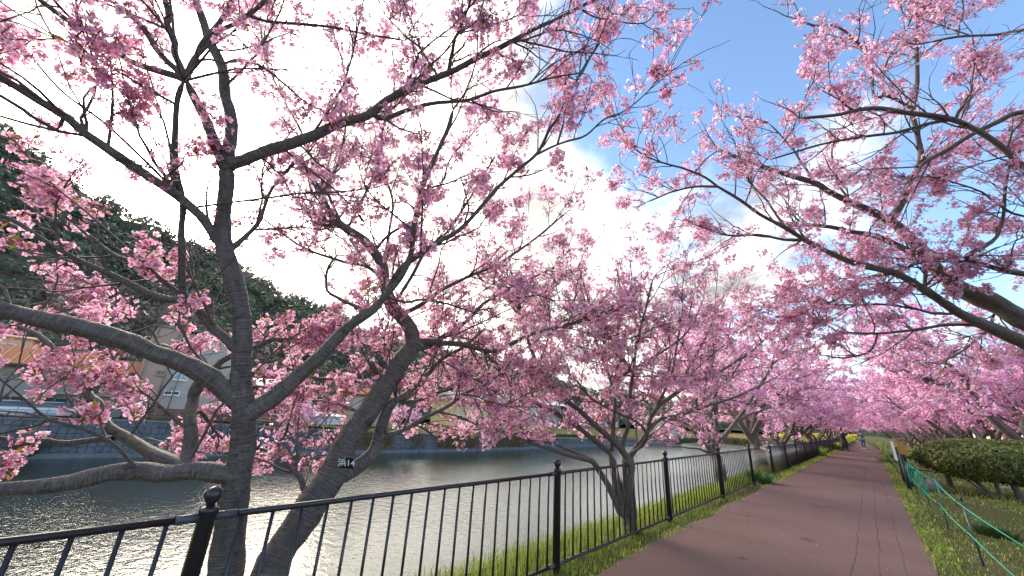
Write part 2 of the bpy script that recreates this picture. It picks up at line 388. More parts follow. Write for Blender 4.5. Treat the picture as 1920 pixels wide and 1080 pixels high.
p5 = blades(9000, (.26, .55), (6, 47), .05, .010, dull+fresh[:2], patchy(4, 1.5, .1, 6), None, .8)
p6 = blades(9000, (.6, 10), (38, 90), .2, .06, dull+fresh, None, None, .6)
tag(link('lawn_grass', join_blades([p4, p5, p6])), kind='stuff')
def tuft(name, x, y, n, rad, h, cols, label, cat='grass tuft', zz=0, wd=.012):
    a = rng.uniform(0, 6.28, n); r = rad*np.sqrt(rng.uniform(0, 1, n)); bx = r*np.cos(a); by = r*np.sin(a)
    hh = h*rng.uniform(.5, 1.2, n); ln = .3+r/rad*.8; a += rng.normal(0, .5, n); ca, sa = np.cos(a), np.sin(a)
    b = np.stack([bx, by, 0*bx], 1); s = np.stack([-sa, ca, 0*a], 1)*wd/2
    mid = b+np.stack([ca*ln*hh*.35, sa*ln*hh*.35, hh*.65], 1); tip = b+np.stack([ca*ln*hh, sa*ln*hh, hh*.9], 1)
    V = np.stack([b-s, b+s, mid+s*.7, mid-s*.7, tip], 1).reshape(-1, 3); i = np.arange(n)[:, None]*5
    c = np.array(cols)[rng.integers(0, len(cols), n)]*rng.uniform(.7, 1.3, (n, 1))
    o = link(name, mesh_np(name, V, [i+np.array([[0, 1, 2, 3]]), i+np.array([[3, 2, 4]])], np.repeat(c, 5, 0), mat=M['leafy']), None, None, (x, y, zz))
    return tag(o, label, cat)
q = onz(1868, 1005); tuft('grass_tuft', q[0], q[1], 420, .22, .16, [(.04, .075, .014), (.05, .09, .016)], 'dark green grass tuft on the lawn beside the green rope')
q = onz(1668, 868); tuft('grass_tuft', q[0], q[1], 260, .45, .3, [(.06, .11, .02), (.08, .13, .02)], 'dark green weed clump growing at the path edge before the notice board')
q = onz(1432, 905); tuft('weed_clump', q[0]-.1, q[1], 300, .28, .30, [(.03, .10, .03), (.05, .14, .04)], 'bluish green weed clump at the foot of the black fence', 'weed', 0, .02)
q = onz(1537, 855); tuft('weed_clump', q[0]-.3, q[1], 300, .6, .6, [(.16, .26, .03), (.24, .30, .05)], 'tall bright green weeds beside the fence near the person in the long coat', 'weed', 0, .05)

# ------------------------------------------------------------------ fence
FX, FY0, FS = -2.544, .5025, 3.0
fence = empty('railing_fence', (FX, FY0, 0), 'black metal railing with ball topped posts and thin upright bars between path and river', 'fence')
pm = MB().lathe([(.0, -.12), (.039, -.12), (.039, .905), (.042, .908), (.042, .922), (.039, .926), (.030, .932), (.021, .938), (.021, .946), (.026, .949), (.0335, .960), (.0385, .976), (.040, .985), (.0385, .996), (.034, 1.008), (.024, 1.018), (.010, 1.0235), (.0, 1.0245)], n=20)
# post shaft and ball are separate pieces
shaft = MB().lathe([(.0, -.12), (.039, -.12), (.039, .905), (.042, .908), (.042, .922), (.039, .926), (.030, .932), (.021, .936), (.0, .936)], n=20).mesh('post')
ball = MB().lathe([(.0, .930), (.020, .930), (.020, .946), (.026, .949), (.0335, .960), (.0385, .976), (.040, .985), (.0385, .996), (.034, 1.008), (.024, 1.018), (.010, 1.0235), (.0, 1.0245)], n=20).mesh('finial_ball')
shaft.materials.append(M['iron']); ball.materials.append(M['iron'])
railm = MB().tube([(0, .085, .885), (0, 1.5, .885), (0, FS-.085, .885)], .0165, 12).mesh('top_rail'); railm.materials.append(M['iron'])
railb = MB().tube([(0, .085, .062), (0, 1.5, .062), (0, FS-.085, .062)], .0165, 12).mesh('bottom_rail'); railb.materials.append(M['iron'])
sle = MB()
for z in (.885, .062):
    sle.tube([(0, .030, z), (0, .125, z)], .021, 12); sle.tube([(0, FS-.125, z), (0, FS-.030, z)], .021, 12)
sleeve = MB().tube([(0, .030, 0), (0, .125, 0)], .0212, 12).mesh('rail_sleeve'); sleeve.materials.append(M['iron_grey'])
barm = MB().tube([(0, 0, .07), (0, 0, .872)], .0098, 8).mesh('baluster'); barm.materials.append(M['iron'])
nb = 0; restbars = MB(); NPOST = 24
bars = []
for n in range(-1, NPOST):
    y = FY0+n*FS
    if n < NPOST:
        po = link('post', shaft, None, fence, (FX, y, 0)); bo = link('finial_ball', ball, None, po, (FX, y, 0))
        for z in (.885, .062):
            link('rail_sleeve', sleeve, None, po, (FX, y, z))
            link('rail_sleeve', sleeve, None, po, (FX, y-.155, z))
    if n < NPOST-1:
        link('top_rail', railm, None, fence, (FX, y, 0)); link('bottom_rail', railb, None, fence, (FX, y, 0))
        bars += [y+.15*k for k in range(1, 20)]
for k, y in enumerate(bars):
    if nb < 300: link('baluster', barm, None, fence, (FX, y, 0)); nb += 1
    else: restbars.tube([(0, y-FY0, .07), (0, y-FY0, .872)], .0098, 6)
tag(restbars.build('far_balusters', M['iron'], fence, (FX, FY0, 0)), kind='stuff')

# ------------------------------------------------------------------ cherry trees
def spline(pts, step):
    """Catmull-Rom through pts (n,k), resampled about every step"""
    pts = np.asarray(pts, float)
    if len(pts) == 2: pts = np.array([pts[0], (pts[0]+pts[1])/2, pts[1]])
    p = np.vstack([2*pts[0]-pts[1], pts, 2*pts[-1]-pts[-2]]); o = []
    for i in range(1, len(p)-2):
        n = max(2, int(np.linalg.norm(p[i+1, :3]-p[i, :3])/step)); t = np.linspace(0, 1, n, endpoint=False)[:, None]
        a, b, c, d = p[i-1], p[i], p[i+1], p[i+2]
        o.append(.5*((2*b)+(c-a)*t+(2*a-5*b+4*c-d)*t*t+(3*b-a-3*c+d)*t**3))
    o.append(p[-2][None]); return np.vstack(o)
def tubes(PTS, RAD, n, vscale=1.0):
    """PTS (B,K,3) RAD (B,K) -> V, quads, uv"""
    B, K, _ = PTS.shape
    t = np.gradient(PTS, axis=1); t /= np.linalg.norm(t, axis=2, keepdims=True)+1e-9
    m = t.mean(1); a = np.where((np.abs(m[:, 2]) < .75)[:, None], np.array([[0, 0, 1.]]), np.array([[1., 0, 0]]))[:, None, :]
    x = a-(a*t).sum(2, keepdims=True)*t; x /= np.linalg.norm(x, axis=2, keepdims=True)+1e-9; y = np.cross(t, x)
    g = 2*np.pi*np.arange(n)/n
    V = PTS[:, :, None, :]+RAD[:, :, None, None]*(np.cos(g)[None, None, :, None]*x[:, :, None, :]+np.sin(g)[None, None, :, None]*y[:, :, None, :])
    seg = np.concatenate([np.zeros((B, 1)), np.cumsum(np.linalg.norm(np.diff(PTS, axis=1), axis=2), 1)], 1)
    uu = np.abs(np.arange(n)/n*2-1)     # mirrored round the limb: no seam
    uv = np.stack([np.broadcast_to(uu[None, None], (B, K, n)), np.broadcast_to(seg[:, :, None]+rng.uniform(0, 9, (B, 1, 1)), (B, K, n))], 3)
    idx = np.arange(B*K*n).reshape(B, K, n); nx = np.roll(idx, -1, 2)
    q = np.stack([idx[:, :-1], nx[:, :-1], nx[:, 1:], idx[:, 1:]], 4-1).reshape(-1, 4)
    return V.reshape(-1, 3), q, uv.reshape(-1, 2)
def limb_mesh(name, pts, rad, n):
    """one limb with uneven girth; its end rounded off"""
    K = len(pts); s = np.concatenate([[0], np.cumsum(np.linalg.norm(np.diff(pts, axis=0), axis=1))])
    ph = rng.uniform(0, 6.3, 4); wob = 1+.035*np.sin(s*7+ph[0])+.03*np.sin(s*17+ph[1])+.02*np.sin(s*41+ph[2])
    r = rad*wob; r[-1] *= .35
    V, q, uv = tubes(pts[None], r[None], n)
    if n >= 10:   # bark lumps
        lump = rng.normal(0, .022, (K, n)); lump = (lump+np.roll(lump, 1, 1)+np.roll(lump, -1, 1))
        C = np.repeat(pts, n, 0); V = C+(V-C)*(1+lump.reshape(-1, 1))
    return mesh_np(name, V, q, None, uv, True, M['bark'])

PINKS = np.array([(.98, .64, .83), (.98, .71, .87), (.97, .55, .78), (.98, .80, .91), (.95, .47, .72)])
def cluster(nf, rad, fsize, lod, r):
    """a ball of five-petalled flowers on short stalks; V, tris, colours"""
    V = []; T = []; C = []
    def add(v, t, c):
        b = len(V); V.extend(v); T.extend([(x+b, y+b, z+b) for x, y, z in t]); C.extend(c)
    for _ in range(nf):
        d = r.normal(0, 1, 3); d[2] -= .25; d /= np.linalg.norm(d)
        c = d*rad*r.uniform(.45, 1.15)*np.array([1.15, 1.15, .85])
        ax = d+r.normal(0, .45, 3); ax /= np.linalg.norm(ax)
        u = np.cross(ax, [.3, .5, .8]); u /= np.linalg.norm(u); v = np.cross(ax, u)
        tint = PINKS[r.integers(0, 5)]*r.uniform(.9, 1.08); tint = np.minimum(tint, .93); core = np.array([.50, .06, .20])
        R = fsize/2*r.uniform(.8, 1.15); cup = r.uniform(.05, .55); ph = r.uniform(0, 6.3)
        if lod <= 1:
            for k in range(5):
                g = ph+k*1.2566+r.normal(0, .08); cu = cup+r.normal(0, .12)
                def pt(rr, dg, h): return c+ax*(h*R)+(u*math.cos(g+dg)+v*math.sin(g+dg))*rr*R
                if lod == 0:
                    tt = tint*r.uniform(.92, 1.06)
                    add([pt(.05, 0, 0), pt(.62, -.62, cu*.45), pt(1.0, -.30, cu), pt(.90, 0, cu*.8), pt(1.0, .30, cu), pt(.62, .62, cu*.45)],
                        [(0, 1, 2), (0, 2, 3), (0, 3, 4), (0, 4, 5)], [core]+[tt*.97, tt, tt*.98, tt, tt*.97])
                else:
                    add([pt(.05, 0, 0), pt(.75, -.55, cu*.5), pt(1.05, 0, cu), pt(.75, .55, cu*.5)], [(0, 1, 2), (0, 2, 3)], [core*.6+tint*.4, tint, tint, tint])
        else:
            pp = [c+ax*(cup*R)+(u*math.cos(ph+k*1.2566)+v*math.sin(ph+k*1.2566))*R*1.12 for k in range(5)]
            add(pp+[c-ax*R*.1], [(5, k, (k+1) % 5) for k in range(5)] if lod == 2 else [(0, 1, 2), (0, 2, 3), (0, 3, 4)], [tint]*5+[core*.35+tint*.65])
        if lod <= 1:   # stalk and calyx, reddish
            s = np.cross(d, [.2, .9, .1]); s /= np.linalg.norm(s); s *= .0016; e = c*.15
            add([e-s, e+s, c-ax*.004+s*1.6, c-ax*.004-s*1.6], [(0, 1, 2), (0, 2, 3)], [np.array([.16, .10, .03])]*2+[np.array([.30, .05, .08])]*2)
    for _ in range({0: 3, 1: 2, 2: 1, 3: 1}[lod]):   # young bronze leaves
        d = r.normal(0, 1, 3); d[2] += .5; d /= np.linalg.norm(d); s = np.cross(d, r.normal(0, 1, 3)); s /= np.linalg.norm(s); ln = rad*r.uniform(.45, .85)
        b = d*rad*.3; lc = np.array([(.22, .17, .03), (.26, .12, .035), (.17, .18, .03)][r.integers(0, 3)])
        add([b, b+d*ln*.5+s*ln*.17, b+d*ln, b+d*ln*.5-s*ln*.17], [(0, 1, 2), (0, 2, 3)], [lc]*4)
    return np.array(V), np.array(T), np.array(C)
_r0 = np.random.default_rng(11)
CL = {0: [cluster(n, .062, .040, 0, _r0) for n in (12, 15, 9, 13, 17, 7, 11, 14)],
      1: [cluster(n, .062, .042, 1, _r0) for n in (10, 12, 8, 11, 13, 6)],
      2: [cluster(n, .068, .050, 2, _r0) for n in (9, 10, 7, 8)],
      3: [cluster(n, .085, .072, 3, _r0) for n in (7, 8, 6)]}
CLME = [mesh_np('blossom_cluster', v, t, c, mat=M['petal']) for v, t, c in CL[0]]
def rotm(n, tilt=.7):
    a = rng.uniform(0, 2*np.pi, n); b = rng.normal(0, tilt, n); g = rng.normal(0, tilt, n)
    ca, sa, cb, sb, cg, sg = np.cos(a), np.sin(a), np.cos(b), np.sin(b), np.cos(g), np.sin(g); o = np.zeros(n); i = np.ones(n)
    Z = np.array([[ca, -sa, o], [sa, ca, o], [o, o, i]]).transpose(2, 0, 1); X = np.array([[i, o, o], [o, cb, -sb], [o, sb, cb]]).transpose(2, 0, 1); Y = np.array([[cg, o, sg], [o, i, o], [-sg, o, cg]]).transpose(2, 0, 1)
    return Z@X@Y
def scatter(name, lod, pos, scl, R, tint=None):
    Vs = []; Ts = []; Cs = []; n = 0; vi = rng.integers(0, len(CL[lod]), len(pos))
    for k, (v, t, c) in enumerate(CL[lod]):
        s = np.where(vi == k)[0]
        if not len(s): continue
        W = np.einsum('nij,vj->nvi', R[s]*scl[s][:, None, None], v)+pos[s][:, None, :]
        Vs.append(W.reshape(-1, 3)); Ts.append((t[None]+(np.arange(len(s))*len(v))[:, None, None]+n).reshape(-1, 3))
        cc = np.broadcast_to(c[None], (len(s),)+c.shape)*rng.uniform(.86, 1.1, (len(s), 1, 1))
        Cs.append(np.minimum(cc, .95).reshape(-1, 3)); n += len(s)*len(v)
    return mesh_np(name, np.concatenate(Vs), np.concatenate(Ts), np.concatenate(Cs), mat=M['petal'])

def shoots(pos, tan, r0, L, K, up, wob, ang, side=None):
    """B twigs of K points; start at pos, leaving the parent direction tan at an angle"""
    B = len(pos); rv = rng.normal(0, 1, (B, 3))
    if side is not None: rv += side
    pr = rv-(rv*tan).sum(1, keepdims=True)*tan; pr /= np.linalg.norm(pr, axis=1, keepdims=True)+1e-9
    a = rng.uniform(ang[0], ang[1], (B, 1)); d = np.cos(a)*tan+np.sin(a)*pr; d[:, 2] += up; d /= np.linalg.norm(d, axis=1, keepdims=True)
    pts = [pos]; st = (L/(K-1))[:, None]
    for k in range(K-1):
        d = d+rng.normal(0, wob, (B, 3)); d[:, 2] += up*.12; d /= np.linalg.norm(d, axis=1, keepdims=True); pts.append(pts[-1]+d*st)
    PT = np.stack(pts, 1); f = np.linspace(0, 1, K)[None]
    return PT, r0[:, None]*(1-f)**.8+.0016
def sample(PT, RD, dens, r):
    """random points on twigs (B,K,3): positions, tangents, radii, parameter, twig number"""
    B, K, _ = PT.shape; ln = np.linalg.norm(np.diff(PT, axis=1), axis=2).sum(1)
    n = r.poisson(np.maximum(ln*dens, 0)); b = np.repeat(np.arange(B), n); t = r.uniform(.08, 1, len(b)); f = t*(K-1); i = np.minimum(f.astype(int), K-2); g = (f-i)[:, None]
    p = PT[b, i]*(1-g)+PT[b, i+1]*g; d = PT[b, i+1]-PT[b, i]; d /= np.linalg.norm(d, axis=1, keepdims=True)+1e-9
    return p, d, RD[b, i], t, b
def grow(limbs, S):
    """limbs: list of (pts (K,3), rad (K,), density factor). Gives twig levels and blossom positions"""
    pos, tan, rad = [], [], []
    clp = []
    for pts, r, f in limbs:
        seg = np.linalg.norm(np.diff(pts, axis=0), axis=1); t = np.diff(pts, axis=0)/(seg[:, None]+1e-9)
        rr = r[:-1]; ok = rr < S['rmax']
        n = rng.poisson(np.where(ok, seg*S['d1']*f, 0)); k = np.repeat(np.arange(len(seg)), n)
        pos.append(pts[k]+t[k]*(seg[k]*rng.uniform(0, 1, len(k)))[:, None]); tan.append(t[k]); rad.append(rr[k])
        n = rng.poisson(np.where(rr < S['rc'], seg*S['dc']*f*.8, 0)); k = np.repeat(np.arange(len(seg)), n)
        dr = rng.normal(0, 1, (len(k), 3)); clp.append(pts[k]+dr/np.linalg.norm(dr, axis=1, keepdims=True)*(rr[k]+.05)[:, None])
        # the limb runs on into a shoot
        for _ in range(2):
            pos.append(pts[-1:]); tan.append(t[-1:]); rad.append(r[-1:])
    pos, tan, rad = np.concatenate(pos), np.concatenate(tan), np.concatenate(rad)
    L1 = rng.uniform(*S['L1'], len(pos))*np.clip(.6+rad*18, .6, 1.25)
    P1, R1 = shoots(pos, tan, np.clip(rad*.45, .003, .0085), L1, 8, S['up'], .16, (.45, 1.15))
    p, d, r, t, b = sample(P1, R1, S['d2'], rng)
    L2 = rng.uniform(*S['L2'], len(p))
    P2, R2 = shoots(p, d, np.clip(r*.6, .0022, .0045), L2, 5, S['up']*.8, .2, (.4, 1.1))
    bl = rng.uniform(0, 1, len(P1)); bloom = np.where(bl < S['bare'], .12, rng.uniform(.7, 1.5, len(P1)))
    q, dd, rr, tt, bb = sample(P1, R1, S['dc'], rng); k = rng.uniform(0, 1.3, len(q)) < bloom[bb]*(.55+.6*tt); clp.append(q[k]+rng.normal(0, .03, (k.sum(), 3)))
    bloom2 = bloom[b]; q, dd, rr, tt, bb = sample(P2, R2, S['dc']*1.15, rng); k = rng.uniform(0, 1.3, len(q)) < bloom2[bb]*(.6+.5*tt); clp.append(q[k]+rng.normal(0, .028, (k.sum(), 3)))
    tips = P1[:, -1][bloom > .5]; clp.append(tips+rng.normal(0, .02, tips.shape))
    if 'clump' in S:   # spurs flower in bunches with bare wood between
        c = np.concatenate(clp); c = c[rng.uniform(0, 1, len(c)) < S['clump'][0]]; m_ = rng.integers(1, S['clump'][1]+1, len(c)); c = np.repeat(c, m_, 0)
        clp = [c+rng.normal(0, S['clump'][2], c.shape)*np.repeat(m_ > 1, m_)[:, None]]
    return (P1, R1), (P2, R2), np.concatenate(clp)
def twig_mesh(lv, sides=(5, 3)):
    V1, q1, u1 = tubes(lv[0][0], lv[0][1], sides[0]); V2, q2, u2 = tubes(lv[1][0], lv[1][1], sides[1])
    return mesh_np('twigs', np.concatenate([V1, V2]), np.concatenate([q1, q2+len(V1)]), None, None, True, M['twig'])
def inview(p, mx=170, near=.9, far=1e9):
    x, y, z = proj(p); return (z > near) & (x > -mx) & (x < 1920+mx) & (y > -mx) & (y < 1080+mx) & (z < far)

def hero(spec, S, name, loc, label, group, lod, nparts, wscale=1.0):
    """spec: limb rows [parent, kind, w0, w1, dd or absolute depth, density, pixels...]; pixel traces get their own depth and true girth"""
    root = empty(name, loc, label, 'tree', group)
    info = []; limbs = []
    for row in spec:
        par, kind, w0, w1, dep, f, px = row
        px = np.array(px, float).reshape(-1, 2)
        if par is None: d0, d1 = dep
        else:
            pp, pd = info[par]; k = np.argmin(((pp-px[0])**2).sum(1)); d0 = pd[k]; d1 = d0+dep
        s = np.concatenate([[0], np.cumsum(np.linalg.norm(np.diff(px, axis=0), axis=1))]); s /= s[-1]
        d = d0+(d1-d0)*s
        W = np.interp(s, np.linspace(0, 1, len(w0)), w0) if isinstance(w0, tuple) else w0+(w1-w0)*s**.85
        # a round limb off the lens axis shows wider than it is across the radial direction
        dl = np.gradient(px, axis=0); pe = np.stack([-dl[:, 1], dl[:, 0]], 1); pe /= np.linalg.norm(pe, axis=1, keepdims=True)
        W = W/np.sqrt(1+(((px-[960, 540])*pe).sum(1)/FPX)**2)
        X = np.array([P(a, b, c) for (a, b), c in zip(px, d)]); rad = W*d/FPX/2*wscale
        q = spline(np.column_stack([X, rad, d]), .05 if lod == 0 else .1)
        # small wander so that no limb is a ruled curve
        t = np.linspace(0, 1, len(q)); am = np.minimum(.012, q[:, 3]*.5)*np.sin(np.pi*t)
        for ax in range(3): q[:, ax] += am*np.sin(t*rng.uniform(9, 22)+rng.uniform(0, 6))
        xx, yy, zz = proj(q[:, :3]); info.append((np.column_stack([xx, yy]), q[:, 4]))
        pts = q[:, :3]; r = np.maximum(q[:, 3], .0025)
        if kind == 'trunk':   # carried down to the ground with a root flare
            if pts[0, 2] > loc[2]:
                g = np.array(loc)+np.array([*(pts[0, :2]-np.array(loc[:2]))*.75, -.12]); n = 9; tt = np.linspace(0, 1, n, endpoint=False)[:, None]
                dn = g*(1-tt)+pts[0]*tt; pts = np.vstack([dn, pts]); r = np.concatenate([r[0]*(1+.9*(1-tt[:, 0])**2.2), r])
        n = 18 if r[0] > .05 else (12 if r[0] > .02 else 8)
        if lod > 0: n = max(7, n-4)
        link(kind, limb_mesh(kind, pts, r, n), None, root, None)
        limbs.append((pts, r, f))
    for o in root.children: o.matrix_parent_inverse = Matrix.Identity(4); o.location = -Vector(tuple(loc))
    a, b, cp = grow([l for l in limbs if l[2] > 0], S)
    k = inview(cp) & (cp[:, 2] > S['zmin']) & (cp[:, 2]+rng.normal(0, .25, len(cp)) < S.get('zmax', 99)); cp = cp[k]
    k = (a[0][:, :, 2].min(1) > S['zmin']-.1) & (a[0][:, :, 2].max(1) < S.get('zmax', 99)+.35); a = (a[0][k], a[1][k]); k = (b[0][:, :, 2].min(1) > S['zmin']-.1) & (b[0][:, :, 2].max(1) < S.get('zmax', 99)+.3); b = (b[0][k], b[1][k])
    ka = inview(a[0][:, 0], 500, .6) | inview(a[0][:, -1], 500, .6); kb = inview(b[0][:, 0], 400, .8); kb2 = inview(b[0][:, -1], 400, .8)
    o = link('twigs', twig_mesh(((a[0][ka], a[1][ka]), (b[0][kb & kb2], b[1][kb & kb2]))), None, root, (0, 0, 0)); tag(o, kind='stuff')
    sc = rng.uniform(.7, 1.3, len(cp))*S.get('cs', 1.0); Rm = rotm(len(cp))
    x, y, z = proj(cp); onp = (x > 0) & (x < 1920) & (y > 0) & (y < 1080)
    order = np.argsort(-(sc/z)*onp)[:nparts]; part = np.zeros(len(cp), bool); part[order] = True
    for i in order:
        o = link('blossom_cluster', CLME[int(rng.integers(0, len(CLME)))], None, root, None)
        o.matrix_local = Matrix.Translation(Vector(tuple(cp[i]-np.array(loc))))@Matrix([list(map(float, rw)) for rw in Rm[i]]).to_4x4()@Matrix.Scale(float(sc[i]), 4)
    rest = ~part
    for lo, sel in ((lod, rest & (z < 3.5)), (max(lod, 1), rest & (z >= 3.5))):
        if sel.any(): tag(link('blossoms', scatter('blossoms', lo, cp[sel], sc[sel], Rm[sel]), None, root, (0, 0, 0)), kind='stuff')
    print(name, 'limbs', len(limbs), 'clusters', len(cp), 'shoots', len(a[0]), len(b[0]))
    return root

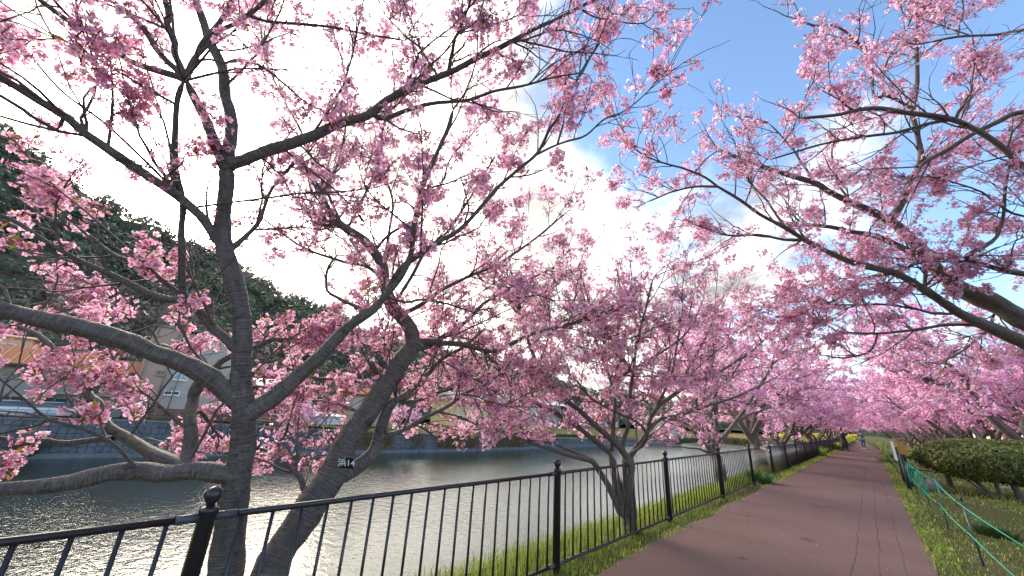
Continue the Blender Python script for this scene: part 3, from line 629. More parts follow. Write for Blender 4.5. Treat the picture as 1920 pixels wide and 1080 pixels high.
RIV = 'cherry trees along the river railing'
SN = dict(rmax=.05, d1=4.6, rc=.012, dc=6.6, L1=(.3, 1.35), L2=(.10, .5), d2=5.2, up=.15, bare=.2, cs=1.08, zmin=.85, clump=(.24, 4, .045))
T1 = [
 # 0 upright trunk  1 leaning trunk
 [None, 'trunk', (68, 65, 60, 53, 46, 41, 40, 39, 37, 31, 30), 0, (2.20, 2.66), 0, (418,1095, 424,1065, 432,1000, 440,930, 447,880, 453,822, 456,760, 457,700, 455,640, 448,590, 438,540, 428,490, 421,450, 419,400, 424,350, 426,310)],
 [None, 'trunk', (62, 58, 56, 52, 44, 40, 37, 33), 0, (2.34, 3.45), 0, (497,1090, 512,1053, 547,1000, 591,933, 627,889, 649,840, 671,800, 698,760, 729,711, 756,671, 774,648, 775,628)],
 [0, 'limb', 30, 13, .35, .5, (426,315, 431,259, 431,207, 418,148, 404,96, 378,37, 362,-20)],
 [0, 'limb', 27, 15, -.10, .5, (426,320, 410,285, 385,222, 366,187, 350,150)],
 [3, 'limb', 13, 8, -.35, .6, (348,150, 330,144, 267,122, 222,100, 178,70, 122,33, 60,-10)],
 [3, 'limb', 12, 9, -.1, .6, (346,145, 330,130, 296,93, 256,41, 211,0, 190,-20)],
 [3, 'limb', 15, 11, .1, .5, (347,148, 339,130, 322,67, 313,22, 308,-20)],
 [3, 'limb', 14, 11, .1, .5, (350,148, 370,100, 400,56, 430,11, 446,-20)],
 [3, 'limb', 14, 9, .4, .7, (350,140, 372,100, 407,63, 444,44, 467,26, 520,-15)],
 [8, 'limb', 7, 4, .4, .9, (463,28, 500,40, 548,44, 600,49, 640,54, 700,66, 759,76)],
 # big limb to the right over the path
 [0, 'limb', 27, 5, .75, .8, (430,305, 448,303, 500,283, 560,266, 600,252, 648,230, 689,218, 730,185, 778,159, 830,141, 859,128, 896,107, 933,89, 970,70, 1007,52, 1044,37, 1081,17, 1130,-8)],
 [10, 'limb', 11, 3, .5, 1.0, (700,214, 720,222, 770,205, 822,193, 881,185, 933,170, 989,159, 1044,144, 1089,137)],
 [10, 'limb', 4, 2.5, .15, .9, (1085,16, 1100,24, 1118,33, 1155,39, 1207,44, 1228,24)],
 [10, 'limb', 8, 4, -.2, .8, (841,135, 848,96, 859,59, 878,15, 884,-15)],
 [13, 'limb', 4, 2.5, .2, 1, (859,63, 890,56, 918,48, 960,34, 981,22, 990,-5)],
 [10, 'limb', 5, 3, .3, 1, (822,145, 790,95, 770,75, 752,60, 720,25)],
 # left fork at 420,460
 [0, 'limb', 20, 14, -.55, .55, (426,462, 407,450, 385,417, 363,394, 320,355, 274,325, 222,296, 167,256, 126,219, 74,189, 0,146, -60,120)],
 [16, 'limb', 9, 6, -.2, .7, (120,216, 107,244, 67,222, 44,205, 0,180, -40,160)],
 [0, 'limb', 12, 4, .6, .9, (430,470, 441,461, 456,450, 481,420, 496,387, 520,340, 560,300)],
 [16, 'limb', 5, 3, .3, 1, (348,391, 407,383, 460,376, 519,368, 580,362, 640,359, 700,352)],
 # limb 555 to the left and the upright stem on it
 [0, 'limb', 24, 15, .1, .4, (450,655, 430,643, 400,613, 370,580, 344,554)],
 [20, 'limb', 15, 6, -.2, .9, (352,562, 319,561, 281,550, 241,531, 207,517, 167,498, 122,472, 74,443, 15,409, -40,390)],
 [20, 'limb', 16, 12, -.15, .5, (345,556, 339,509, 343,454, 341,398, 335,343, 331,306, 328,269, 328,230, 333,185, 345,150)],
 [22, 'limb', 9, 4, -.15, .9, (333,361, 304,324, 274,276, 256,237, 246,200)],
 [20, 'limb', 11, 5, .35, .9, (340,552, 296,520, 256,494, 222,480, 193,461, 148,428, 115,409, 60,370)],
 # crotch at 450,750: left limb and right limb
 [0, 'limb', 42, 29, -.45, .35, (455,760, 438,742, 418,729, 378,702, 338,680, 289,658, 249,640, 191,627, 133,613, 89,604, 56,594, 0,576, -70,552)],
 [0, 'limb', 38, 15, .45, .35, (462,775, 489,760, 533,733, 573,693, 613,649, 640,628, 674,598, 700,580, 722,554)],
 [26, 'limb', 13, 7, .25, .9, (715,562, 748,524, 770,475, 774,430, 790,370, 807,315, 825,270, 840,240, 850,205)],
 [26, 'limb', 11, 3, .7, .9, (720,556, 750,505, 770,491, 822,454, 859,431, 900,387, 933,352, 970,322, 1007,289, 1030,240, 1044,222, 1078,156, 1107,107, 1130,70, 1148,26)],
 [28, 'limb', 5, 2, .3, 1, (1000,293, 1030,278, 1063,265, 1100,252, 1137,222, 1178,204, 1222,165)],
 [26, 'limb', 9, 4, .4, 1, (690,588, 660,572, 637,561, 615,543, 612,510, 630,480)],
 [26, 'limb', 6, 3, .5, 1, (722,556, 760,566, 793,563, 840,570, 900,590)],
 # low limbs over the water
 [0, 'limb', 40, 25, -.55, .12, (452,893, 430,890, 409,887, 347,885, 267,884, 200,891, 133,902, 67,911, 0,918, -60,928)],
 [32, 'limb', 32, 9, .55, .5, (352,886, 329,867, 284,849, 240,827, 213,809, 198,790, 196,769, 182,750, 164,738, 138,698, 102,658, 67,627, 30,610)],
 [33, 'limb', 9, 3, .2, .9, (160,738, 191,707, 213,676, 204,655, 215,630)],
 [33, 'limb', 12, 9, -.2, .4, (213,822, 150,828, 90,828, 40,828, 0,820, -40,815)],
 [32, 'limb', 30, 22, .5, .3, (352,884, 351,858, 355,825, 358,800, 360,747, 366,733, 393,695)],
 [36, 'limb', 11, 4, .4, 1, (393,695, 365,679, 347,670, 310,650, 260,646, 200,630)],
 [36, 'limb', 13, 7, .4, .8, (388,700, 408,684, 428,670, 470,655, 500,640, 540,636)],
 [32, 'limb', 10, 3, -.25, .8, (255,876, 240,860, 209,831, 169,809, 133,796, 93,787, 58,760, 27,733, 0,711, -40,690)],
 [39, 'limb', 5, 3, -.1, 1, (85,791, 60,800, 0,813, -40,820)],
 [36, 'limb', 9, 3, .35, .9, (358,790, 375,770, 395,800, 420,825, 440,850)],
 # leaning trunk carries on
 [1, 'limb', 30, 9, .6, .6, (775,645, 769,615, 748,587, 737,576, 722,530, 716,495, 685,457, 640,420, 606,375, 580,320)],
 [1, 'limb', 13, 3, 1.0, 1.5, (774,640, 800,640, 822,643, 859,646, 896,654, 926,656, 963,643, 1000,628, 1044,613, 1081,602, 1126,589, 1170,570)],
 [1, 'limb', 11, 3, 1.4, 1.6, (770,655, 800,650, 837,628, 874,602, 920,560, 980,530, 1040,500)],
 [42, 'limb', 9, 3, .9, 1.6, (750,592, 793,569, 830,543, 881,517, 919,502, 948,487, 1000,450, 1060,400)],
 [42, 'limb', 8, 3, .9, 1.6, (737,576, 770,520, 800,470, 850,420, 900,340, 930,290)],
 [42, 'limb', 7, 3, 1.0, 1.6, (716,495, 730,440, 735,380, 720,320, 700,260)],
 [42, 'limb', 7, 3, .5, 1.6, (722,530, 690,500, 640,490, 580,470, 520,430, 480,400)],
 [42, 'limb', 6, 3, 1.3, 1.6, (700,475, 730,440, 790,400, 830,340, 850,290, 905,230)],
 [42, 'limb', 7, 3, .7, 1.6, (640,420, 600,420, 560,380, 530,330, 520,270)],
 # second stem of the leaning trunk
 [1, 'limb', 32, 17, .4, .2, (632,895, 662,880, 689,855, 711,828, 718,795, 729,764, 742,747)],
 [51, 'limb', 13, 4, .9, 1, (738,752, 765,738, 800,700, 830,672, 870,650, 910,615)],
 [51, 'limb', 11, 4, .4, .9, (715,820, 756,806, 800,782, 844,758, 870,740, 920,715)],
 [51, 'limb', 8, 3, 1.0, 1, (738,750, 775,752, 830,735, 880,720, 950,700)],
 [1, 'limb', 15, 8, .25, .3, (580,925, 567,915, 560,893, 542,871, 511,849, 484,840)],
 [55, 'limb', 7, 3, .3, .9, (508,848, 530,820, 545,795, 560,770)],
 [55, 'limb', 9, 3, .5, .9, (484,840, 450,846, 420,850, 380,838, 330,835, 270,820)],
 [1, 'limb', 8, 5, .4, .8, (705,752, 718,705, 716,667, 720,631, 730,600)],
 [1, 'limb', 6, 3, .6, 1, (712,742, 690,722, 640,712, 591,707, 540,690, 500,660)],
 [1, 'limb', 6, 3, .9, 1, (690,778, 650,765, 600,752, 540,757, 500,750)],
 [2, 'limb', 5, 2.5, .4, 1, (411,94, 440,94, 470,88, 500,78, 535,64, 570,52)],
 [2, 'limb', 6, 2.5, .6, 1.1, (418,120, 450,112, 496,126, 533,159, 580,195, 640,222)],
 [42, 'limb', 7, 3, .8, 1.3, (640,420, 600,330, 565,250, 530,180, 500,120, 490,60)],
 [42, 'limb', 6, 3, 1.0, 1.3, (606,375, 640,280, 652,190, 640,110, 620,50)],
 [42, 'limb', 6, 3, .8, 1.3, (650,432, 700,330, 720,240, 740,160, 735,90)],
 [16, 'limb', 6, 3, -.2, .8, (322,352, 250,280, 185,222, 111,167, 55,100, 15,59, -30,20)],
 [22, 'limb', 5, 2.5, -.3, .8, (332,200, 318,189, 260,158, 207,126, 148,89, 100,70)],
]
tb = P(455, 1160, 2.22)
TREE1 = hero(T1, SN, 'cherry_tree', (-3.0, 1.0, -.12), 'large twin trunked cherry tree beside the railing, its leaning trunk carrying a black number plate', RIV, 0, 300)
for k, o in enumerate(c for c in TREE1.children if c.name.startswith('trunk')):
    o['label'] = ['upright thick trunk with ringed bark', 'leaning trunk with forked upper end'][k]

SM = dict(rmax=.05, d1=5.6, rc=.016, dc=9.0, L1=(.5, 1.7), L2=(.15, .65), d2=5.2, up=.14, bare=.1, cs=.95, zmin=1.15, zmax=3.75, clump=(.34, 3, .05))
T3 = [
 [None, 'trunk', 27, 24, (5.05, 5.05), 0, (1182,990, 1180,950, 1178,925, 1178,876, 1174,851)],
 [0, 'trunk', 19, 15, .05, 0, (1174,965, 1162,940, 1157,910, 1152,883, 1143,848)],
 [1, 'limb', 11, 4, .3, .9, (1143,848, 1125,834, 1090,806, 1048,781, 1016,760, 984,742, 930,690, 890,620)],
 [1, 'limb', 9, 4, .1, 1, (1146,846, 1150,806, 1152,770, 1152,735, 1146,714, 1130,676, 1112,620, 1090,560)],
 [0, 'limb', 13, 5, -.2, .9, (1176,860, 1164,841, 1143,820, 1111,795, 1086,770, 1069,756, 1044,732, 1010,690, 985,620, 970,560)],
 [0, 'limb', 14, 4, -.3, .6, (1176,970, 1162,958, 1153,936, 1139,908, 1125,886, 1111,864, 1090,858, 1055,851, 1016,837, 970,820, 921,802, 880,790)],
 [5, 'limb', 7, 3, .4, .9, (1110,862, 1069,844, 1034,830, 1006,820, 977,802, 946,788, 911,767, 870,740)],
 [0, 'limb', 10, 4, .2, 1, (1172,852, 1167,834, 1178,795, 1181,753, 1186,700, 1200,620, 1215,560, 1225,520)],
 [0, 'limb', 14, 7, .2, .9, (1178,866, 1185,851, 1196,834, 1210,816, 1218,802, 1219,784, 1231,763, 1252,749, 1276,732, 1287,721)],
 [8, 'limb', 7, 3, .5, 1, (1285,722, 1330,705, 1380,680, 1430,640, 1470,600)],
 [8, 'limb', 7, 3, .1, 1, (1280,728, 1290,690, 1320,640, 1340,590)],
 [8, 'limb', 8, 3, .5, 1, (1218,802, 1238,786, 1273,779, 1298,769, 1333,760, 1400,735, 1450,710)],
 [3, 'limb', 6, 2.5, .3, 1, (1148,716, 1190,690, 1240,661, 1290,620, 1320,560)],
 [3, 'limb', 6, 2.5, .5, 1, (1130,676, 1160,620, 1165,560, 1155,500)],
 [2, 'limb', 5, 2.5, .6, 1, (984,742, 940,720, 890,705, 850,690)],
 [4, 'limb', 5, 2.5, .5, 1, (1010,690, 1030,620, 1030,570)],
 [0, 'limb', 7, 3, -.5, 1, (1182,850, 1205,835, 1214,812, 1190,790, 1150,770, 1110,748, 1070,700)],
 [8, 'limb', 6, 3, -.5, 1, (1231,763, 1260,700, 1270,640, 1280,580)],
 [7, 'limb', 5, 2.5, -.4, 1, (1186,700, 1150,640, 1110,580, 1085,500)],
]
b3 = P(1182, 1000, 5.05)
hero(T3, SM, 'cherry_tree', (b3[0], b3[1], -.12), 'many stemmed spreading cherry tree behind the second and third railing posts', RIV, 1, 300)
T4 = [
 [None, 'trunk', 26, 20, (9.9, 9.9), 0, (1352,902, 1350,890, 1346,870, 1340,850)],
 [0, 'limb', 12, 4, .3, .9, (1340,852, 1331,842, 1321,827, 1308,817, 1296,802, 1273,786, 1240,760, 1210,720)],
 [0, 'limb', 10, 3, .2, 1, (1343,850, 1340,836, 1333,817, 1327,802, 1310,770, 1300,720, 1290,660)],
 [0, 'limb', 10, 3, .4, 1, (1344,850, 1346,819, 1342,777, 1345,730, 1360,670, 1370,600)],
 [0, 'limb', 11, 4, .4, .9, (1341,852, 1354,823, 1369,805, 1379,792, 1390,777, 1410,745, 1440,700, 1460,640)],
 [0, 'limb', 5, 2, .2, .6, (1335,856, 1327,848, 1304,841, 1273,838, 1235,835)],
 [4, 'limb', 6, 2, .8, 1, (1379,792, 1400,780, 1440,765, 1480,750, 1510,720)],
 [2, 'limb', 5, 2, -.8, 1, (1327,802, 1340,760, 1370,710, 1400,660)],
 [1, 'limb', 5, 2, -.8, 1, (1296,802, 1290,770, 1260,730, 1250,680)],
 [3, 'limb', 5, 2, -.5, 1, (1342,777, 1325,730, 1330,670, 1320,610)],
]
b4 = P(1352, 906, 9.9)
SF = dict(SM, d1=6.0, dc=8.5, d2=4.8, L1=(.5, 1.8), cs=1.0, zmax=4.4)
hero(T4, SF, 'cherry_tree', (b4[0], b4[1], -.12), 'cherry tree with trunk forking low behind the fourth railing post', RIV, 2, 0)

# tree to the right of the path, its trunk outside the picture
TR = [
 [None, 'trunk', 78, 60, (3.9, 4.15), 0, (2330,1120, 2240,960, 2150,830)],
 [0, 'limb', (56, 50, 46, 41, 38, 35, 27, 20, 14, 11, 9, 7), 8, 1.5, .5, (2170,850, 2080,700, 2000,635, 1920,602, 1870,572, 1818,550, 1781,528, 1755,502, 1733,472, 1710,450, 1684,424, 1647,402, 1596,380, 1547,356, 1529,344, 1470,326, 1425,311, 1377,293, 1347,281)],
 [0, 'limb', (40, 34, 30, 27, 25, 20, 16, 13, 11, 9, 7, 5.5, 4, 3, 2.5), 5, 1.1, .65, (2165,845, 2110,770, 2020,700, 1920,646, 1884,628, 1833,606, 1796,587, 1759,561, 1721,535, 1684,513, 1647,502, 1603,491, 1559,472, 1514,450, 1470,424, 1425,402, 1388,376, 1344,350, 1321,333, 1277,315, 1240,305, 1193,281, 1156,226)],
 [1, 'limb', 15, 6, .6, .8, (1738,485, 1725,480, 1677,457, 1640,443, 1603,437, 1560,425, 1500,420)],
 [2, 'limb', 9, 3, .8, 1, (1733,545, 1733,493, 1690,505, 1640,517, 1607,531, 1581,554, 1559,567, 1529,572, 1499,594)],
 [2, 'limb', 5, 3, .8, .9, (1790,588, 1750,588, 1721,580, 1670,572, 1600,571, 1559,571, 1500,565)],
 [2, 'limb', 7, 3, .7, .8, (1850,612, 1803,609, 1760,610, 1721,617, 1690,622, 1647,626, 1577,624, 1530,640)],
 [6, 'limb', 5, 2.5, .2, .9, (1645,626, 1642,640, 1640,646, 1625,661, 1581,672, 1540,665)],
 [1, 'limb', 18, 6, .2, .6, (1668,412, 1684,391, 1699,356, 1721,319, 1729,293, 1721,252, 1712,222, 1709,200, 1718,159, 1721,122, 1720,74, 1721,22, 1725,-20)],
 [8, 'limb', 8, 5, .1, .7, (1712,205, 1684,189, 1659,178, 1640,181, 1636,141, 1625,107, 1607,81, 1581,56, 1559,48, 1525,48, 1499,37)],
 [9, 'limb', 4.5, 3, .1, .9, (1655,180, 1659,126, 1680,90, 1703,48, 1720,10, 1728,-15)],
 # limbs that reach in from the hidden upper part of the trunk
 [0, 'limb', 40, 26, -.2, 0, (2160,835, 2140,650, 2110,480, 2090,330)],
 [11, 'limb', 24, 5, .4, .6, (2110,470, 2010,380, 1920,319, 1884,285, 1847,256, 1810,233, 1788,222, 1751,215, 1699,211, 1651,204, 1610,206, 1573,215, 1499,222)],
 [12, 'limb', 7, 5, -.1, .3, (1792,222, 1806,196, 1820,176)],
 [12, 'limb', 7, 3, .5, .8, (1800,230, 1788,224, 1736,233, 1684,248, 1621,256, 1555,267, 1492,285, 1440,300)],
 [11, 'limb', 14, 7, .5, .7, (2095,360, 2000,250, 1920,211, 1870,230, 1825,252, 1777,281, 1740,300, 1726,312)],
 [11, 'limb', 9, 4, .3, .7, (2090,335, 2020,140, 1960,60, 1920,56, 1870,65, 1796,69, 1740,80)],
 [16, 'limb', 4, 2.5, 0, .8, (1796,69, 1800,45, 1807,22, 1803,-10)],
 [11, 'limb', 13, 7, .5, .8, (2120,560, 2020,520, 1920,513, 1870,502, 1818,487, 1812,480, 1847,461, 1870,443, 1881,406, 1884,356, 1895,300)],
 [18, 'limb', 5, 3, .3, .9, (1818,487, 1800,500, 1780,520, 1750,505, 1700,500)],
 [11, 'limb', 8, 3, .6, .9, (2115,500, 2000,420, 1900,400, 1840,360, 1780,340, 1740,330)],
 [1, 'limb', 6, 3, .4, 1, (1596,380, 1570,340, 1560,290, 1568,250)],
 [1, 'limb', 6, 3, .4, 1, (1529,344, 1500,300, 1470,260, 1440,230)],
 [2, 'limb', 6, 3, .4, 1, (1514,450, 1470,450, 1420,440, 1360,440, 1300,420)],
 [2, 'limb', 6, 3, .6, 1, (1470,424, 1440,380, 1400,330, 1380,270)],
 [2, 'limb', 5, 2.5, .6, 1, (1344,350, 1300,350, 1260,360, 1210,380)],
 [1, 'limb', 7, 3, .6, 1, (1870,572, 1850,620, 1800,660, 1750,690)],
]
br = P(2330, 1120, 3.9)
ST = dict(SN, d1=6.4, dc=9.8, L1=(.35, 1.4), bare=.15, up=.15, zmin=2.0, cs=1.0, clump=(.27, 4, .045))
hero(TR, ST, 'cherry_tree', (br[0]+.1, br[1], -.02), 'big cherry tree right of the path with two heavy limbs arching over it', 'cherry trees along the lawn', 1, 300)

# number plate on the leaning trunk
pc = P(650, 868, 2.62); qx = P(664, 868.5, 2.62)-P(637, 867, 2.62); PWD = np.linalg.norm(qx); qx /= PWD
qz = P(648, 858, 2.62)-P(645, 878, 2.62); qz -= (qz@qx)*qx; PHT = np.linalg.norm(qz); qz /= PHT; qn = np.cross(qx, qz)
if qn@(CAM-pc) < 0: qn = -qn
plate = empty('number_plate', pc, 'small black number plate with white characters fixed to the leaning cherry trunk', 'sign')
Rp = np.stack([qx, -qn, qz], 1)
b = MB().box((0, 0, 0), (PWD, .006, PHT), Rp); b.build('plate_panel', plain('plate_black', (.008, .008, .010), .4), plate, pc)
def text(s, size, mat, parent, c, ex, ez, en, name='lettering'):
    cu = bpy.data.curves.new(name, 'FONT'); cu.body = s; cu.size = size; cu.align_x = 'CENTER'; cu.align_y = 'CENTER'; cu.extrude = .0005; cu.offset = size*.012
    o = bpy.data.objects.new(name, cu); COL.objects.link(o); dg = bpy.context.evaluated_depsgraph_get()
    me = bpy.data.meshes.new_from_object(o.evaluated_get(dg)); bpy.data.objects.remove(o)
    x = link(name, me, mat, parent, None); mm = np.stack([ex, ez, en], 1)
    x.matrix_local = Matrix.Translation(Vector(tuple(np.array(c)-np.array(parent.location))))@Matrix([list(map(float, r)) for r in mm]).to_4x4(); return x
text('浜14', PHT*.78, M['white'], plate, pc+qn*.0042, qx, qz, qn)

# ------------------------------------------------------------------ wooded hill beyond the river
AZ = np.radians([150, 130, 118, 104.5, 101.7, 98.5, 97, 88.8, 80, 75.9, 70.4, 63, 50, 40, 31.7, 20, 8, -6])
EL = np.radians([24, 23, 22.5, 21.8, 20.7, 19.2, 18.0, 17.2, 14.2, 13.0, 11.5, 9.2, 7.6, 5.2, 3.6, 3.0, 2.6, 2.0])
RR = [190, 185, 180, 175, 172, 170, 168, 175, 190, 200, 215, 240, 300, 380, 460, 560, 700, 900]
RF = [95, 88, 84, 82, 82, 82, 82, 84, 88, 92, 98, 108, 140, 190, 260, 340, 450, 600]
az = np.linspace(AZ[0], AZ[-1], 150); el = np.interp(-az, -AZ, EL); rr = np.interp(-az, -AZ, RR); rf = np.interp(-az, -AZ, RF)
el = el+.006*np.sin(az*31)+.004*np.sin(az*67+1)+.003*np.sin(az*140)
tt = np.concatenate([np.linspace(0, 1, 26), [1.12, 1.3, 1.6, 2.0]])
hr = EYE+rr*np.tan(el)
def hill(i, t):
    r = rf+(rr-rf)*t; h = np.where(t <= 1, -1.7+(hr+1.7)*np.minimum(t, 1)**1.05, -1.7+(hr+1.7)*np.maximum(0, 1-(t-1)*.9))
    return r, h
V = []
for t in tt:
    r, h = hill(0, t)
    g = np.sin(az*37+t*5)+np.sin(az*83+t*11+2)*.6; h = h+g*min(t, 1)*(1-min(t, 1))*5*(rr/170)
    V.append(np.stack([-np.sin(az)*r, np.cos(az)*r, h], 1))
V = np.stack(V); nt_, na = V.shape[:2]; idx = np.arange(nt_*na).reshape(nt_, na)
F = np.stack([idx[:-1, :-1], idx[:-1, 1:], idx[1:, 1:], idx[1:, :-1]], 2).reshape(-1, 4)
m = Mt('hill_ground', rough=1, spec=.1); co_ = m.co()
m.color(m.mix(m.ramp(m.noise(co_, .06, 6, .65), [(.42, 0.0), (.6, 1.0)]), (.06, .075, .04), (.13, .11, .08)))
tag(link('hill', mesh_np('hill', V.reshape(-1, 3), F, smooth=True), m.m), kind='structure')
# the wood on it: leafy crowns, evergreen and bare brown ones in drifts
def crowns(pos, size, col, nq, r):
    n = len(pos); d = r.normal(0, 1, (n, nq, 3)); d[:, :, 2] = np.abs(d[:, :, 2])*1.1-.25; d /= np.linalg.norm(d, axis=2, keepdims=True)
    rad = r.uniform(.72, 1.06, (n, nq, 1))*(1+.28*np.sin(d[:, :, :1]*5+r.uniform(0, 6, (n, 1, 1)))*np.cos(d[:, :, 1:2]*4))
    c = pos[:, None]+d*rad*size[:, None, None]*np.array([1, 1, .85])
    s = size[:, None, None]*r.uniform(.14, .26, (n, nq, 1))
    nn = d+r.normal(0, .55, d.shape); nn /= np.linalg.norm(nn, axis=2, keepdims=True)
    u = np.cross(nn, r.normal(0, 1, d.shape)); u /= np.linalg.norm(u, axis=2, keepdims=True)+1e-9; v = np.cross(nn, u)
    Vv = np.stack([c+u*s, c+v*s*.8, c-u*s, c-v*s*.8], 2).reshape(-1, 3)
    cc = np.repeat((col[:, None]*r.uniform(.65, 1.35, (n, nq, 1))).reshape(-1, 3), 4, 0)
    return Vv, np.arange(len(Vv)).reshape(-1, 4), cc
rf_ = np.random.default_rng(21); n = 5600
i = rf_.integers(0, na-1, n); k = (rf_.uniform(0, 1, n)**.85*25).astype(int); a1, a2 = rf_.uniform(0, 1, n)[:, None], rf_.uniform(0, 1, n)[:, None]
pos = V[k, i]*(1-a1)*(1-a2)+V[k, i+1]*a1*(1-a2)+V[k+1, i]*(1-a1)*a2+V[k+1, i+1]*a1*a2
dist = np.hypot(pos[:, 0], pos[:, 1]); size = rf_.uniform(1.2, 2.7, n)*np.clip(dist/130, .75, 3)
pos[:, 2] += size*.35
dr = np.sin(pos[:, 1]*.06+1)+np.sin(pos[:, 2]*.13+pos[:, 1]*.03)+rf_.normal(0, .55, n)
cols = np.where((dr > .75)[:, None], np.array([[.19, .165, .135]]), np.where((dr > .1)[:, None], np.array([[.125, .145, .08]]), np.array([[.09, .12, .078]])))*rf_.uniform(.7, 1.3, (n, 1))
tag(link('hillside_forest', mesh_np('hillside_forest', *crowns(pos, size, cols, 42, rf_)[:2], crowns(pos, size, cols, 42, np.random.default_rng(21))[2]), M['leafy']), kind='stuff')

# ------------------------------------------------------------------ far embankment walls with rails
def wallseg(y0, y1, mat, label, n, name='embankment_wall', lean=.9):
    r = empty(name, (float(wallx(y0)), y0, ZW), label, 'wall')
    yy = np.linspace(y0, y1, n); mb = MB(); cp = MB(); ft = MB()
    for a, b in zip(yy[:-1], yy[1:]):
        xa, xb = float(wallx(a)), float(wallx(b)); za, zb = float(wall_top(a)), float(wall_top(b))
        V = [(xa+lean, a, ZW-1), (xb+lean, b, ZW-1), (xb, b, zb-.22), (xa, a, za-.22), (xa-1, a, ZW-1), (xb-1, b, ZW-1), (xb-1, b, zb-.22), (xa-1, a, za-.22)]
        Q = [(0, 1, 2, 3), (3, 2, 6, 7), (5, 4, 7, 6), (0, 3, 7, 4), (1, 5, 6, 2)]
        mb.add(V, Q)
        cp.add([(xa+.1, a+.012, za-.22), (xb+.1, b-.012, zb-.22), (xb+.1, b-.012, zb), (xa+.1, a+.012, za), (xa-.6, a+.012, za-.22), (xb-.6, b-.012, zb-.22), (xb-.6, b-.012, zb), (xa-.6, a+.012, za)], [(0, 1, 2, 3), (3, 2, 6, 7), (5, 4, 7, 6), (0, 3, 7, 4), (1, 5, 6, 2)])
        ft.add([(xa+lean+.55, a, ZW-1), (xb+lean+.55, b, ZW-1), (xb+lean+.45, b, ZW+.42), (xa+lean+.45, a, ZW+.42), (xa+.4, a, ZW-1), (xb+.4, b, ZW-1), (xb+.4, b, ZW+.42), (xa+.4, a, ZW+.42)], [(0, 1, 2, 3), (3, 2, 6, 7), (0, 3, 7, 4), (1, 5, 6, 2)])
    loc = r.location.copy()
    for mbx, nm, mt in ((mb, 'wall_face', mat), (cp, 'coping', M['concrete']), (ft, 'footing', M['concrete'])):
        for i, v in enumerate(mbx.v): mbx.v[i] = (v[0]-loc[0], v[1]-loc[1], v[2]-loc[2])
        mbx.build(nm, mt, r, loc)
    return r
w1 = wallseg(-40, 22.5, M['wall_block'], 'grey concrete block river wall below the orange roofed house', 20)
wallseg(22.55, 62, M['wall_stone'], 'rough stone river wall overgrown with dry grass', 14)
wallseg(62.05, 140, M['wall_block'], 'distant low river wall beyond the spreading cherry tree', 12)
for px_, py_ in ((402, 821), (588, 826)):
    y = onx(px_, py_, -59)[1]; x = float(wallx(y)); z = onx(px_, py_, x+.5)[2]; fz = (z-ZW+1)/(float(wall_top(y))-.22-ZW+1); xx = x+.9*(1-fz)
    MB().tube([(-.25, 0, 0), (.12, 0, 0)], .16, 10).build('drain_pipe', M['dark_post'], w1, (xx, y, z))
rl = empty('guard_rail', (float(wallx(-30))-.3, -30, -1.6), 'thin grey pipe guard rail along the top of the far river wall', 'railing')
yy = np.arange(-30, 61, 2.0)
for h in (.35, .7, 1.05):
    MB().tube([(float(wallx(y))-.3+.3-float(wallx(-30)), y+30, float(wall_top(y))+h+1.6) for y in yy], .028, 6).build('rail_pipe', M['frame'], rl, rl.location)
pm_ = MB().tube([(0, 0, 0), (0, 0, 1.1)], .035, 6).mesh('rail_post'); pm_.materials.append(M['frame'])
for y in yy: link('rail_post', pm_, None, rl, (float(wallx(y))-.3, y, float(wall_top(y))))
# dry grass on the stone wall and at its foot
def drytuft(n, ylo, yhi, flo, fhi, h, cols):
    y = rng.uniform(ylo, yhi, n); f = rng.uniform(flo, fhi, n); x = wallx(y)+.9*(1-f)+.05; z = ZW+.3+(wall_top(y)-ZW-.3)*f
    k = (np.sin(y*1.1)+np.sin(y*.43+2)+rng.normal(0, .5, n)) > .1; x, y, z = x[k], y[k], z[k]; n = len(x)
    a = rng.normal(0, .7, n); hh = h*rng.uniform(.5, 1.3, n); b = np.stack([x, y, z], 1); s = np.stack([0*a, np.full(n, .05), 0*a], 1)
    tip = b+np.stack([.35*hh, np.sin(a)*hh*.7, np.cos(a)*hh], 1); Vv = np.stack([b-s, b+s, tip], 1).reshape(-1, 3)
    c = np.repeat(np.array(cols)[rng.integers(0, len(cols), n)]*rng.uniform(.6, 1.3, (n, 1)), 3, 0)
    return mesh_np('dry_grass', Vv, np.arange(n*3).reshape(-1, 3), c, mat=M['leafy'])
straw = [(.34, .22, .11), (.26, .17, .085), (.40, .29, .16), (.22, .19, .07)]
tag(link('dry_wall_grass', drytuft(9000, 23, 61, .1, .95, .8, straw)), kind='stuff')
y = onx(42, 860, -60)[1]; tuft('dry_grass_clump', float(wallx(y))+1.2, y, 260, .6, 2.2, straw, 'straw coloured grass clump at the foot of the river wall', 'grass clump', ZW+.2, .07)
# reed bank in the river far down
q = onz(1362, 829, ZW); mb = []
tag(link('reed_bank', blades(9000, (q[0]-14, q[0]+6), (q[1]-8, q[1]+60), 2.0, .12, straw+[(.30, .26, .10)], None, lambda x, y: 0*x+ZW)[0:1] and mesh_np('reed_bank', *(lambda t: (t[0], [t[1], t[2]], t[3]))(blades(9000, (q[0]-10, q[0]+8), (q[1]-6, q[1]+60), 1.7, .09, straw+[(.30, .26, .10)], None, lambda x, y: 0*x+ZW)), mat=M['leafy'])), kind='stuff')

